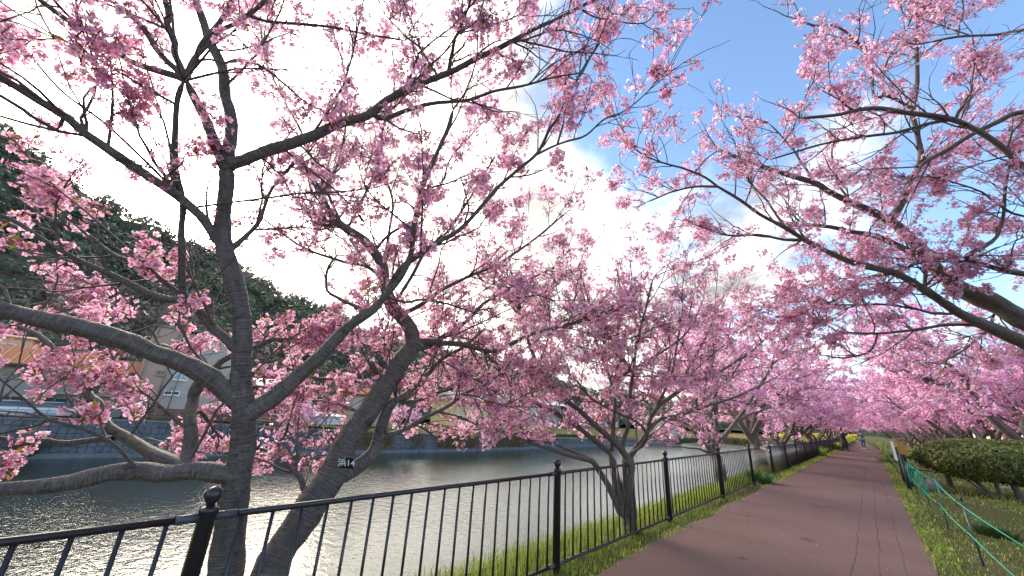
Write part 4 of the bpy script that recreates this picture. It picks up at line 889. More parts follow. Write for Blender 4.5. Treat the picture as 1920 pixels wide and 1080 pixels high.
# ------------------------------------------------------------------ houses
def rect(parent, name, mat, x, y0, y1, z0, z1, t=.06):
    return MB().box((0, 0, 0), (t, y1-y0, z1-z0)).build(name, mat, parent, (x, (y0+y1)/2, (z0+z1)/2))
def window(parent, x, px, glass='glass', fr='frame', mull=1):
    """px: left, top, right, bottom in the photograph, on the plane x; frame, pane and mullions with depth"""
    l, t, r, b = px; y0 = onx(l, (t+b)/2, x)[1]; y1 = onx(r, (t+b)/2, x)[1]; z1 = onx((l+r)/2, t, x)[2]; z0 = onx((l+r)/2, b, x)[2]
    return window_at(parent, x, y0, y1, z0, z1, glass, fr, mull)
def window_at(parent, x, y0, y1, z0, z1, glass='glass', fr='frame', mull=1):
    c = ((y0+y1)/2, (z0+z1)/2); w_, h_ = y1-y0, z1-z0; f = .09; mb = MB()
    for dy in (-1, 1): mb.box((0, dy*(w_/2-f/2), 0), (.16, f, h_))
    for dz in (-1, 1): mb.box((0, 0, dz*(h_/2-f/2)), (.15, w_-2*f, f))
    for k in range(mull): mb.box((0, -w_/2+w_*(k+1)/(mull+1), 0), (.13, .07, h_-2*f))
    o = mb.build('window', M[fr], parent, (x, c[0], c[1]))
    MB().box((0, 0, 0), (.05, w_-2*f, h_-2*f)).build('pane', M[glass], o, (x, c[0], c[1]))
    MB().box((0, 0, 0), (.22, w_+.1, .07)).build('sill', M[fr], o, (x+.06, c[0], z0-.04)); return o
GZ = -1.62
# house with the standing seam roof
XH = -64.5
h = empty('house', (XH, -7, GZ), 'two storey house with an orange standing seam metal roof and a balcony across the river', 'house')
ye = onx(193, 694, XH)[1]; ze = onx(120, 688, XH)[2]; yl = -19.0; zr = onx(95, 655, XH-4.5)[2]
mb = MB().box((0, 0, 0), (9, ye-.9-yl, ze-GZ+.1)); mb.build('wall', M['stucco_a'], h, (XH-4.5, (yl+ye-.9)/2, (ze+GZ)/2-.05))
rf2 = MB(); y0, y1 = yl-.6, ye
rf2.add([(.9, y0, ze-.05), (.9, y1, ze-.05), (-4.5, y1, zr), (-4.5, y0, zr), (.9, y0, ze-.2), (.9, y1, ze-.2), (-4.5, y1, zr-.2), (-4.5, y0, zr-.2), (-9.9, y0, ze-.05), (-9.9, y1, ze-.05), (-9.9, y0, ze-.2), (-9.9, y1, ze-.2)],
        [(0, 1, 2, 3), (3, 2, 9, 8), (4, 7, 6, 5), (7, 10, 11, 6), (0, 4, 5, 1), (8, 9, 11, 10), (1, 5, 6, 2), (2, 6, 11, 9), (0, 3, 7, 4), (3, 8, 10, 7)])
rf2.v = [(a, b_+7, c_-GZ) for a, b_, c_ in rf2.v]
ro = rf2.build('roof', M['rust_roof'], h, h.location)
sm_ = MB(); ln = math.hypot(5.4, zr-ze); ang = math.atan2(zr-ze, 5.4); Rr = [[math.cos(ang), 0, math.sin(ang)], [0, 1, 0], [-math.sin(ang), 0, math.cos(ang)]]
sm_.box((0, 0, 0), (ln, .07, .10), Rr); seam = sm_.mesh('roof_seam'); seam.materials.append(M['rust_seam'])
y = y1-.1
while y > y0+.1:
    link('roof_seam', seam, None, ro, (XH+.9-2.7, y, (ze+zr)/2+.02)); y -= .82
MB().box((0, 0, 0), (.18, y1-y0, .2)).build('gutter', M['dark_brown'], h, (XH+1.0, (y0+y1)/2, ze-.18))
for px in ((5, 693, 57, 709), (82, 700, 110, 716), (112, 700, 135, 720)): window(h, XH+.06, px, 'glass' if px[0] != 112 else 'glass_pale', 'frame', 1)
window_at(h, XH+.06, -17.5, -15.2, 1.4, 2.6)
for yy_ in (-17, -12.5, -8, -5): window_at(h, XH+.06, yy_, yy_+1.9, -1.0, .4, 'glass', 'frame', 1)
# balcony over a dark ground floor
zb = onx(120, 737, XH)[2]; yb0 = onx(70, 730, XH)[1]; yb1 = ye-1.0
MB().box((0, 0, 0), (1.3, yb1-yb0, .22)).build('balcony_floor', M['frame'], h, (XH+.7, (yb0+yb1)/2, zb))
bl = MB().box((0, 0, 1.0), (.08, yb1-yb0, .09)).build('balcony_rail', M['frame'], h, (XH+1.3, (yb0+yb1)/2, zb))
bs = MB().box((0, 0, 0), (.04, .06, .82)).mesh('balcony_slat'); bs.materials.append(M['frame'])
for y in np.arange(yb0+.1, yb1, .22): link('balcony_slat', bs, None, bl, (XH+1.3, y, zb+.53))
for y in (yb0+.2, (yb0+yb1)/2, yb1-.2): MB().box((0, 0, 0), (.14, .14, zb-GZ)).build('balcony_post', M['dark_brown'], h, (XH+1.25, y, (zb+GZ)/2-.1))
# annex with balcony under a lower roof
XA = -65.2; a0 = onx(196, 700, XA)[1]+.1; a1 = onx(258, 696, XA)[1]
za = onx(225, 697, XA)[2]
h2 = empty('annex', (XA, (a0+a1)/2, GZ), 'narrow annex with balcony and low orange roof beside the pink block', 'house')
MB().box((0, 0, 0), (7, a1-a0, za-GZ)).build('wall', M['stucco_a'], h2, (XA-3.5, (a0+a1)/2, (za+GZ)/2))
mb = MB(); mb.add([(.8, a0-.02, za), (.8, a1+.3, za), (-3.5, a1+.3, za+1.5), (-3.5, a0-.02, za+1.5), (.8, a0-.02, za-.15), (.8, a1+.3, za-.15), (-3.5, a1+.3, za+1.3), (-3.5, a0-.02, za+1.3)], [(0, 1, 2, 3), (4, 7, 6, 5), (0, 4, 5, 1), (1, 5, 6, 2), (0, 3, 7, 4)])
mb.v = [(a, b_-(a0+a1)/2, c_-GZ) for a, b_, c_ in mb.v]; mb.build('roof', M['rust_roof'], h2, h2.location)
window(h2, XA+.06, (196, 703, 212, 724), 'glass', 'dark_brown', 1)
z2 = onx(205, 742, XA)[2]; MB().box((0, 0, 0), (1.0, a1-a0-.3, .2)).build('balcony_floor', M['frame'], h2, (XA+.55, (a0+a1)/2, z2))
b2 = MB().box((0, 0, 0), (.08, a1-a0-.3, .1)).build('balcony_rail', M['frame'], h2, (XA+1.0, (a0+a1)/2, z2+1.15))
for y in np.arange(a0+.25, a1-.2, .22): link('balcony_slat', bs, None, b2, (XA+1.0, y, z2+.62))
# pink block
XB = -63.8; yb0 = onx(262, 700, XB)[1]; yb1 = onx(452, 740, XB)[1]
pb = empty('apartment_block', (XB, (yb0+yb1)/2, GZ), 'pink and cream rendered block with a brown plinth across the river', 'building')
yc = onx(312, 705, XB)[1]; ztb = 9.5; zp = onx(300, 766, XB)[2]
MB().box((0, 0, 0), (9, yc-yb0, ztb-zp)).build('wall', M['stucco_b'], pb, (XB-4.5, (yb0+yc)/2, (ztb+zp)/2))
MB().box((0, 0, 0), (8.6, yb1-yc, ztb-.3-zp)).build('wall', M['stucco_b2'], pb, (XB-4.65, (yc+yb1)/2+.01, (ztb-.3+zp)/2))
MB().box((0, 0, 0), (9.1, yb1-yb0+.1, zp-GZ)).build('plinth', M['plinth'], pb, (XB-4.5, (yb0+yb1)/2, (zp+GZ)/2))
MB().box((0, 0, 0), (9.4, yb1-yb0+.4, .3)).build('roof', M['concrete'], pb, (XB-4.5, (yb0+yb1)/2, ztb+.15))
for px in ((293, 694, 309, 704), ): window(pb, XB+.06, px, 'glass', 'frame', 1)
for px in ((326, 700, 353, 713), (307, 733, 337, 741), (380, 712, 410, 728)): window(pb, XB-.29, px, 'glass_pale' if px[0] == 326 else 'glass', 'white', 1)
for y in (yb0+.25, yc-.15, yc+1.2): MB().tube([(0, 0, GZ), (0, 0, ztb)], .06, 8).build('downpipe', M['frame'], pb, (XB+.12, y, 0))
# more far houses
def simple_house(x, px, depth, label, wall, roof, rise, wins, name='house', ridge='y', base=GZ):
    l, t, r, b_ = px; y0 = onx(l, (t+b_)/2, x)[1]; y1 = onx(r, (t+b_)/2, x)[1]; zt = onx((l+r)/2, t, x)[2]
    e = empty(name, (x, (y0+y1)/2, base), label, 'house'); yc_ = (y0+y1)/2; W = y1-y0
    MB().box((0, 0, 0), (depth, W, zt-base)).build('wall', M[wall], e, (x-depth/2, yc_, (zt+base)/2))
    mb = MB(); o = .5
    mb.add([(o, -W/2-o, 0), (o, W/2+o, 0), (-depth/2, W/2+o, rise), (-depth/2, -W/2-o, rise), (-depth-o, -W/2-o, 0), (-depth-o, W/2+o, 0),
            (o, -W/2-o, -.16), (o, W/2+o, -.16), (-depth-o, -W/2-o, -.16), (-depth-o, W/2+o, -.16)],
           [(0, 1, 2, 3), (3, 2, 5, 4), (0, 6, 7, 1), (4, 5, 9, 8), (6, 8, 9, 7), (0, 3, 4, 8, 6), (1, 7, 9, 5, 2)])
    mb.build('roof', M[roof], e, (x, yc_, zt+.18))
    n = max(1, int(W/3.2))
    for fl in range(wins):
        for k in range(n):
            y = y0+W*(k+.5)/n; z = base+1.0+fl*2.8
            if z+1.2 < zt: window_at(e, x+.06, y-.8, y+.8, z, z+1.2, 'glass_pale' if (k+fl) % 2 else 'glass', 'white', 1)
    return e
simple_house(-75, (-40, 632, 62, 652), 12, 'tall beige building behind the orange seam roof', 'beige_tower', 'beige_tower', .6, 3, 'tall_building')
simple_house(-66, (478, 727, 566, 790), 8, 'house with a pale sheet roof over dull red walls across the river', 'red_wall', 'terrace_roof', 1.2, 2)
simple_house(-60, (566, 782, 640, 800), 5, 'low white shed behind the guard rail', 'white', 'terrace_roof', .5, 1, 'shed')
simple_house(-66, (660, 745, 745, 795), 8, 'cream house half hidden by the leaning cherry trunk', 'stucco_b2', 'rust_roof', 1.5, 2)
simple_house(-64, (850, 752, 935, 800), 8, 'yellow plastered house with a pale roof across the river', 'yellow_wall', 'terrace_roof', 1.6, 2)
simple_house(-66, (960, 758, 1060, 800), 9, 'wide pale house with a sheet roof seen under the spreading cherry tree', 'stucco_a', 'terrace_roof', 1.6, 2)
simple_house(-62, (1075, 775, 1160, 810), 9, 'dull red house behind the spreading cherry tree', 'red_wall', 'dark_brown', 1.6, 2)
simple_house(-60, (1240, 788, 1275, 812), 7, 'small pale house with a dark window between the two forked cherry trees', 'stucco_b2', 'terrace_roof', 1.2, 1, base=-3.2)
# cars parked over the wall and on the right
def car(x, y, z, heading, mat, label):
    e = empty('parked_car', (x, y, z), label, 'car'); e.rotation_euler[2] = heading
    def part(name, mb, mt, par=e): return link(name, mb.mesh(name) if isinstance(mb, MB) else mb, mt, par)
    sec = [(-2.1, .35, .80, .78), (-1.9, .28, .95, .84), (-1.0, .25, 1.0, .86), (.9, .25, .98, .86), (1.7, .27, .86, .84), (2.1, .36, .66, .74)]
    mb = MB(); V = []
    for X, z0, z1, hw in sec: V += [(X, -hw, z0), (X, -hw*1.02, (z0+z1)/2), (X, -hw*.94, z1), (X, hw*.94, z1), (X, hw*1.02, (z0+z1)/2), (X, hw, z0)]
    F = [(i*6+k, i*6+(k+1) % 6, (i+1)*6+(k+1) % 6, (i+1)*6+k) for i in range(5) for k in range(6)]+[(5, 4, 3, 2, 1, 0), (30, 31, 32, 33, 34, 35)]
    mb.add(V, F, False); part('body', mb, mat)
    mb = MB(); V = []
    for X, z1, hw in ((-2.0, .97, .78), (-1.6, 1.5, .66), (.1, 1.55, .68), (.95, 1.0, .78)): V += [(X, -hw, z1), (X, hw, z1)]
    V2 = [(-2.0, -.8, .96), (-2.0, .8, .96), (.98, -.8, .96), (.98, .8, .96)]
    mb.add(V+V2, [(0, 2, 3, 1), (2, 4, 5, 3), (4, 6, 7, 5), (0, 8, 10, 6, 4, 2), (1, 3, 5, 7, 11, 9), (0, 1, 9, 8), (6, 10, 11, 7)]); part('cabin_glass', mb, M['glass'])
    mb = MB().box((-.75, 0, 1.55), (1.75, 1.3, .05)); part('roof_panel', mb, mat)
    for X in (-1.3, 1.3):
        for s in (-1, 1):
            wl = part('wheel', MB().tube([(X, s*.68, .31), (X, s*.88, .31)], .31, 14), M['dark_post']); MB().tube([(X, s*.87, .31), (X, s*.89, .31)], .19, 10).build('rim', M['frame'], wl)
    for s in (-1, 1): part('headlight', MB().box((2.02, s*.6, .68), (.12, .3, .12)), M['glass_pale'])
    return e
silver = plain('silver_car_paint', (.55, .57, .6), .3, .2, .03); bluec = plain('dark_blue_car_paint', (.02, .04, .12), .3, 0, .05)
q = onx(110, 770, -63); car(-63, q[1], GZ+.03, math.pi/2, silver, 'silver car parked behind the river wall under the orange roofed house')
q = onx(40, 774, -63); car(-63.2, q[1]-.6, GZ+.03, math.pi/2, M['white'], 'white car parked behind the river wall beside the silver one')
car(8.2, 34, -.2, 1.4, bluec, 'dark blue car parked behind the clipped shrub'); car(9.8, 30, -.3, 1.4, M['white'], 'white car parked to the right behind the clipped shrub')
e = simple_house(-400, (0, 0, 1, 1), 1, 'x', 'white', 'white', 1, 0) if False else None
e = empty('building', (30, 62, -.7), 'pale yellow building glimpsed behind the trees right of the path', 'building')
MB().box((0, 0, 3), (10, 26, 6)).build('wall', M['yellow_wall'], e, e.location); MB().box((0, 0, 6.2), (11, 27, .4)).build('roof', M['dark_brown'], e, e.location)
for k in range(5): MB().box((0, 0, 0), (.2, 2.2, 1.4)).build('window', M['glass'], e, (24.95, 52+k*5, 2.2))

# ------------------------------------------------------------------ the other cherry trees
def make_variant(seed, H=5.2, lodc=2, cs=1.1, dens=1.0, nl=6):
    r = np.random.default_rng(seed); limbs = []; trunkh = r.uniform(.7, 1.2)
    tp = spline(np.array([[0, 0, -.2], [r.normal(0, .08), r.normal(0, .08), trunkh*.5], [r.normal(0, .15), r.normal(0, .15), trunkh]]), .12); tr = np.linspace(.19, .15, len(tp))*(1+.5*np.exp(-np.arange(len(tp))/2.0))
    limbs.append((tp, tr, 0, 'trunk'))
    for k in range(nl):
        g = k*2*math.pi/nl+r.normal(0, .3); sp = r.uniform(1.7, 3.3); hh = r.uniform(.5, .95)*H-trunkh; b = tp[-1]-[0, 0, r.uniform(0, .35)]
        dx, dy = math.cos(g), math.sin(g); p = [b]
        for t in (.25, .5, .75, 1.0): p.append(b+np.array([dx*sp*t, dy*sp*t, hh*t**(1.0 if k % 2 else .75)])+r.normal(0, .13, 3))
        q = spline(np.array(p), .12); rr_ = np.linspace(.085, .014, len(q)); limbs.append((q, rr_, 1, 'limb'))
        for s in range(4):
            i = int(len(q)*r.uniform(.25, .8)); g2 = g+r.normal(0, .9); l2 = r.uniform(1.0, 2.0); p = [q[i]]
            for t in (.33, .66, 1.0): p.append(q[i]+np.array([math.cos(g2)*l2*t*.8, math.sin(g2)*l2*t*.8, l2*t*r.uniform(.1, .75)])+r.normal(0, .1, 3))
            q2 = spline(np.array(p), .12); limbs.append((q2, np.linspace(rr_[i]*.6, .008, len(q2)), 1.1, 'limb'))
    S = dict(rmax=.07, d1=4.6*dens, rc=.02, dc=6.5*dens, L1=(.4, 1.4), L2=(.15, .6), d2=3.6, up=.15, bare=.08)
    a, b, cp = grow([l[:3] for l in limbs if l[2] > 0], S)
    cp = cp[cp[:, 2] > 1.55]; k = a[0][:, :, 2].min(1) > 1.3; a = (a[0][k], a[1][k]); k = b[0][:, :, 2].min(1) > 1.4; b = (b[0][k], b[1][k])
    V = []; Q = []; U = []; n = 0; T = mesh_np('trunk', *tubes(limbs[0][0][None], limbs[0][1][None], 9)[:2], None, None, True, M['bark'])
    v, q, u = tubes(limbs[0][0][None], limbs[0][1][None], 9); T = mesh_np('trunk', v, q, None, u, True, M['bark'])
    for p, r_, f, k in limbs[1:]:
        v, q, u = tubes(p[None], r_[None], 6); V.append(v); Q.append(q+n); U.append(u); n += len(v)
    Lm = mesh_np('limbs', np.concatenate(V), np.concatenate(Q), None, np.concatenate(U), True, M['bark'])
    Tw = twig_mesh((a, b), (4, 3)); ncl = len(cp)
    Bl = scatter('blossoms', lodc, cp, rng.uniform(.75, 1.25, ncl)*cs, rotm(ncl))
    print('variant', seed, ncl, len(Bl.polygons)); return T, Lm, Tw, Bl
VAR = [make_variant(31, dens=.9), make_variant(32, 5.0, dens=.9), make_variant(33, 4.8, nl=7, dens=.85), make_variant(34, 5.2, 3, 1.1, .62)]
def place_tree(v, x, y, rot, s, label, group, z=-.1, parts=True):
    e = empty('cherry_tree', (x, y, z), label, 'tree', group); e.rotation_euler[2] = rot; e.scale = (s, s, s)
    T, Lm, Tw, Bl = VAR[v]
    link('trunk', T, None, e); link('limbs', Lm, None, e)
    tag(link('twigs', Tw, None, e), kind='stuff'); tag(link('blossoms', Bl, None, e), kind='stuff')
ordn = ['fourth', 'fifth', 'sixth', 'seventh', 'eighth', 'ninth', 'tenth', 'eleventh', 'twelfth', 'thirteenth', 'fourteenth']
yl_ = [18.3, 24.6, 31, 37.5, 44, 51, 58, 66, 74, 83, 93]
for k, y in enumerate(yl_):
    far = y > 45
    place_tree(3 if far else k % 3, -3.35+path_edge(y)+(-.2 if y > 52 else 0), y, 1.3+k*2.1, [1.22, 1.18, 1.15, 1.25][k % 4], f'{ordn[k]} cherry tree from the camera along the river railing', RIV)
yr_ = [(4.2, 21.5, 0), (4.0, 28.0, 1), (4.6, 34.5, 2), (4.0, 41, 0), (4.6, 47.5, 1), (4.2, 54, 3), (3.8, 61, 3), (3.6, 68.5, 3), (3.3, 77, 3), (2.8, 86, 3), (9.5, 26, 3), (10.5, 37, 3), (10, 48, 3), (9, 60, 3)]
for k, (x, y, v) in enumerate(yr_):
    lab = ['cherry tree with a leaning trunk at the right edge behind the clipped shrub', 'cherry tree rising directly behind the clipped shrub', 'third cherry tree on the lawn, past the clipped shrub', 'fourth cherry tree on the lawn, behind the wooden notice board', 'fifth cherry tree on the lawn, beyond the notice board'][k] if k < 5 else f'{ordn[k-3+1]} cherry tree on the lawn counted from the clipped shrub' if k < 10 else ['cherry tree at the back of the lawn behind the parked cars', 'cherry tree at the back of the lawn before the yellow building', 'cherry tree at the back of the lawn past the yellow building', 'last cherry tree in the back row of the lawn'][k-10]
    place_tree(v, x, y, .7+k*1.9, [1.42, 1.38, 1.36, 1.3][k % 4], lab, 'cherry trees along the lawn', -.1 if x < 6 else -.3)
for px_, s_ in ((590, .8), (745, .85), (455, .7)):
    q = onx(px_, 797, -57.5); place_tree(3, float(wallx(q[1]))-1.6, q[1], px_, s_, {590: 'small cherry tree on the far bank before the white shed', 745: 'small cherry tree on the far bank behind the leaning trunk', 455: 'small cherry tree on the far bank behind the upright trunk'}[px_], 'cherry trees on the far bank', float(wall_top(q[1]))-.1)

# ------------------------------------------------------------------ clipped shrub on the right
def leaf_shell(n, c, half, r, cols, size, boxy=4.0):
    d = r.normal(0, 1, (n, 3)); d /= np.linalg.norm(d, axis=1, keepdims=True)
    k = (np.abs(d)**boxy).sum(1, keepdims=True)**(-1/boxy); p = d*k*np.array(half)*r.uniform(.80, 1.03, (n, 1))
    p *= 1+.05*np.sin(p[:, :1]*5+p[:, 1:2]*3)+.05*np.sin(p[:, 1:2]*7+p[:, 2:]*6)
    nn = d+r.normal(0, .6, (n, 3)); nn /= np.linalg.norm(nn, axis=1, keepdims=True); u = np.cross(nn, r.normal(0, 1, (n, 3))); u /= np.linalg.norm(u, axis=1, keepdims=True); v = np.cross(nn, u)
    s = size*r.uniform(.6, 1.3, (n, 1)); q = p+np.array(c)
    Vv = np.stack([q-u*s, q+v*s*.45, q+u*s, q-v*s*.45], 1).reshape(-1, 3)
    cc = np.repeat(np.array(cols)[r.integers(0, len(cols), n)]*r.uniform(.6, 1.3, (n, 1)), 4, 0)
    return Vv, np.arange(len(Vv)).reshape(-1, 4), cc
hx, hy = onz(1838, 928)[:2]
hb = np.array([hx+.45, hy+.35, 0]); hrt = np.array([.92, .39, 0])
hd = empty('clipped_shrub', hb, 'wide flat topped clipped green shrub on several bare stems right of the path', 'shrub')
ang = math.atan2(hrt[1], hrt[0]); hd.rotation_euler[2] = ang
gcol = [(.16, .21, .04), (.19, .24, .045), (.10, .14, .03), (.28, .28, .09), (.20, .18, .07)]
r_ = np.random.default_rng(5)
tag(link('foliage', mesh_np('foliage', *leaf_shell(26000, (.1, 0, .93), (1.72, 1.05, .57), r_, gcol, .046, 2.1), mat=M['leafy']), None, hd), kind='stuff')
mb = MB()
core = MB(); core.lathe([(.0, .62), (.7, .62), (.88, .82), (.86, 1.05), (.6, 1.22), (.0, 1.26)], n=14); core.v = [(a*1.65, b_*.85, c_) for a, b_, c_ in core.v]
m = Mt('shrub_inner_shade', (.012, .012, .006), 1, spec=0); core.build('inner_shade_core', m.m, hd)  # solid near-black core, its colour standing in for shade inside the foliage
for pts, r0 in (([(.25, -.2, -.05), (.2, -.15, .4), (.05, 0, .8)], .085), ([(-.25, -.15, -.05), (-.5, -.05, .35), (-.95, .1, .8)], .055), ([(-.15, -.2, -.05), (-.1, -.1, .35), (.1, .1, .8)], .05), ([(.3, -.25, -.05), (.55, -.1, .4), (.9, .1, .8)], .05), ([(-.3, -.1, -.05), (-.8, .0, .5), (-1.3, .1, .9)], .03)):
    p = spline(np.array(pts), .1); link('stem', limb_mesh('stem', p, np.linspace(r0, r0*.6, len(p)), 10), None, hd)

# ------------------------------------------------------------------ stakes and green rope on the lawn
rf3 = empty('rope_fence', (.7, 10, 0), 'green rope strung along thin green stakes at the edge of the lawn', 'rope fence')
stk = [(.78, 4.6, .8, .72), (.73, 7.95, .72, .70), (.68, 10.43, .88, .80), (.68, 12.83, .92, .80), (.66, 15.7, .92, .8), (.62, 18.6, .92, .8), (.60, 21.0, .9, .8), (.58, 24, .9, .8), (.58, 28, .9, .8), (.60, 32.5, .9, .8), (.60, 36.6, .9, .8), (.62, 41, .9, .8), (.7, 45.5, .9, .8)]
tops = []; lows = []
for k, (x, y, hh, rp) in enumerate(stk):
    lean = rng.normal(0, .03, 2)
    s = MB().tube([(0, 0, -.1), (lean[0], lean[1], hh)], .0105 if k != 1 else .012, 8).build('stake', M['stake'] if k != 1 else plain('striped_stake', (.03, .05, .05), .4, 0, .6, 40), rf3, (x, y, 0))
    MB().tube([(lean[0], lean[1], hh-.01), (lean[0], lean[1], hh+.035)], .016, 8).build('stake_cap', M['dark_post'], s, (x, y, 0))
    for hz, ls in ((rp-.03, tops), (rp*.48, lows)):
        f = hz/hh; p = np.array([x+lean[0]*f-.03, y+lean[1]*f, hz]); ls.append(p)
        g = np.linspace(0, 2*np.pi, 12); MB().tube([(p[0]+.03*math.cos(t), p[1], p[2]+.03*math.sin(t)) for t in g], .005, 5, False).build('rope_hook', M['dark_post'], s, (0, 0, 0)) if y < 16 else None
for ls in (tops, lows):
    pts = []
    for a, b_ in zip(ls[:-1], ls[1:]):
        for t in np.linspace(0, 1, 9)[:-1]: pts.append(a*(1-t)+b_*t-np.array([0, 0, .16*t*(1-t)*(.6 if ls is tops else 1.0)]))
    pts.append(ls[-1]); MB().tube(pts, .0065, 6).build('rope', M['rope'], rf3, (0, 0, 0))
for o in rf3.children:
    pass
# spare rope hung in loops on two stakes
for k in (3, 4):
    x, y, hh, rp = stk[k]; mb = MB()
    for j in range(6):
        g = np.linspace(0, 2*np.pi, 20); ln = .20+.03*rng.normal(); ox = rng.normal(0, .02); oy = rng.normal(0, .025)
        mb.tube([(ox+.05*math.sin(t), oy+.05*math.sin(t)*.6, -.05-ln+ln*math.cos(t)) for t in g], .006, 5, False)
    o = mb.build('rope_coil', M['rope'], None, (x-.02, y, rp)); tag(o, ['coil of spare green rope hung on the stake nearer the camera', 'coil of spare green rope hung on the stake beside the notice board'][k-3], 'rope')
# notice board: dark post, white panel edge on, cedar slat box
q = onz(1706, 918); nb_ = empty('notice_board', (q[0], q[1], 0), 'notice board of orange cedar slats and a white panel on a dark round post', 'sign')
MB().tube([(0, 0, -.1), (0, 0, .95)], .045, 14).build('post', M['dark_post'], nb_, nb_.location)
X0, Y0 = float(q[0]), float(q[1])
MB().box((0, 0, 0), (.035, 1.15, .55)).build('white_panel', M['white'], nb_, (X0-.08, Y0+1.15, 1.02))
MB().tube([(0, 0, -.1), (0, 0, 1.1)], .03, 10).build('post', M['dark_post'], nb_, (X0, Y0+2.1, 0))
for s in (0, 1): MB().box((0, 0, 0), (.035, .035, .46)).build('board_stile', M['orange_wood'], nb_, (X0+.04+.14*s, Y0+.75, 1.13))
for k in range(5): MB().box((0, 0, 0), (.10, .025, .06)).build('slat', M['orange_wood'], nb_, (X0+.11, Y0+.75, .95+k*.085))
for k in range(5): MB().box((0, 0, 0), (.025, .22, .06)).build('slat', M['orange_wood'], nb_, (X0+.04, Y0+.885, .95+k*.085))
MB().box((0, 0, 0), (.24, .36, .035)).build('board_roof', M['orange_wood'], nb_, (X0+.11, Y0+.87, 1.385))
MB().tube([(0, 0, -.1), (0, 0, .92)], .03, 10).build('post', M['dark_post'], nb_, (X0+.11, Y0+.87, 0))
# bench and block
q = onz(1718, 905); e = empty('bench', (q[0]+.1, q[1], 0), 'low dark wooden bench behind the notice board post', 'bench')
for k in range(3): MB().box((0, 0, 0), (1.1, .14, .05)).build('seat_plank', M['wood'], e, (q[0]+.35, q[1]-.16+k*.16, .42))
for s in (-.42, .42): MB().box((0, 0, 0), (.1, .42, .39)).build('leg', M['dark_brown'], e, (q[0]+.35+s, q[1], .195))
q = onz(1750, 921); mb = MB(); mb.lathe([(.0, 0), (.30, 0), (.26, .30), (.24, .31), (.0, .31)], n=4); o = mb.build('concrete_block', M['concrete'], None, (q[0], q[1]+.1, -.01)); o.rotation_euler[2] = .5; tag(o, 'grey concrete footing block standing on the lawn beside the clipped shrub', 'block')
q = onz(1890, 918); r2 = MB(); r2.lathe([(.0, -.02), (.22, -.02), (.20, .05), (.1, .085), (.0, .09)], n=9); o = r2.build('stone', M['concrete'], None, (q[0], q[1], 0)); o.scale = (1, .6, 1); tag(o, 'flat grey stone lying in the grass right of the shrub stems', 'stone')
# white banner poles
for px_, py_, top, lab, dx in ((1567, 832, 796, 'white pole fixed to the far end of the black railing', 0), (1612, 826, 800, 'white pole beside the person in the teal jacket', 0)):
    q = onz(px_, py_); z = np.linalg.norm(q[:2]); d = (q-CAM)@fw; hh = (py_-top)/FPX*d*1.0
    o = MB().tube([(0, 0, -.1), (0, 0, hh)], .05, 8).build('white_pole', M['white'], None, (q[0], q[1], 0)); tag(o, lab, 'pole')
# yellow flowering bushes far down the path, each a heap of small leaves with its own stems
ycol = [(.62, .50, .03), (.55, .46, .05), (.40, .42, .05), (.66, .58, .08)]
for k, (px_, py_, wd, hh, lab) in enumerate(((1604, 827, 1.3, 1.3, 'bright yellow flowering bush at the far bend of the path'), (1583, 823, 2.0, 1.1, 'smaller yellow bush behind the distant walker'), (1541, 826, 2.6, 1.2, 'yellow flowering bush beyond the railing posts'), (1510, 830, 2.6, 1.2, 'yellow bush between the riverside trunks'))):
    q = onz(px_, py_); e = empty('yellow_bush', (q[0], q[1], 0), lab, 'bush', 'yellow flowering bushes')
    tag(link('foliage', mesh_np('foliage', *leaf_shell(1500, (0, 0, hh*.55), (wd, wd, hh*.42), np.random.default_rng(50+k), ycol, .13, 2.5), mat=M['leafy']), None, e), kind='stuff')
    MB().tube([(0, 0, -.1), (.1, 0, hh*.7)], .05, 6).build('stem', M['twig'], e)

hr_ = empty('far_hedge', (7.5, 66, -.25), 'long dark green hedge along the back of the lawn beyond the notice board', 'hedge')
tag(link('foliage', mesh_np('foliage', *leaf_shell(9000, (0, 0, .8), (1.0, 24, .9), np.random.default_rng(77), [(.05, .08, .03), (.07, .10, .03), (.04, .06, .025)], .16, 6), mat=M['leafy']), None, hr_), kind='stuff')
for k in range(7): MB().tube([(0, -21+k*7, -.1), (.1, -21+k*7, .8)], .05, 6).build('stem', M['twig'], hr_)
# fallen petals on path and grass
n = 1500; x = np.concatenate([rng.uniform(-2.3, .28, 130), rng.uniform(-2.9, -2.2, 300), rng.uniform(.28, 3.5, 350)]); n = len(x); y = 2+26*rng.uniform(0, 1, n)**1.5; a = rng.uniform(0, 6.28, n); s = rng.uniform(.005, .010, n)
zz = np.where((x < -2.3) | (x > .28), .03, .0075); b = np.stack([x, y, zz], 1); u = np.stack([np.cos(a), np.sin(a), rng.normal(0, .2, n)], 1)*s[:, None]; v = np.stack([-np.sin(a), np.cos(a), rng.normal(0, .2, n)], 1)*s[:, None]*.8
tag(link('fallen_petals', mesh_np('fallen_petals', np.stack([b-u, b+v, b+u, b-v], 1).reshape(-1, 3), np.arange(n*4).reshape(-1, 4), np.repeat(PINKS[rng.integers(0, 5, n)]*.6+.35, 4, 0), mat=M['petal'])), kind='stuff')

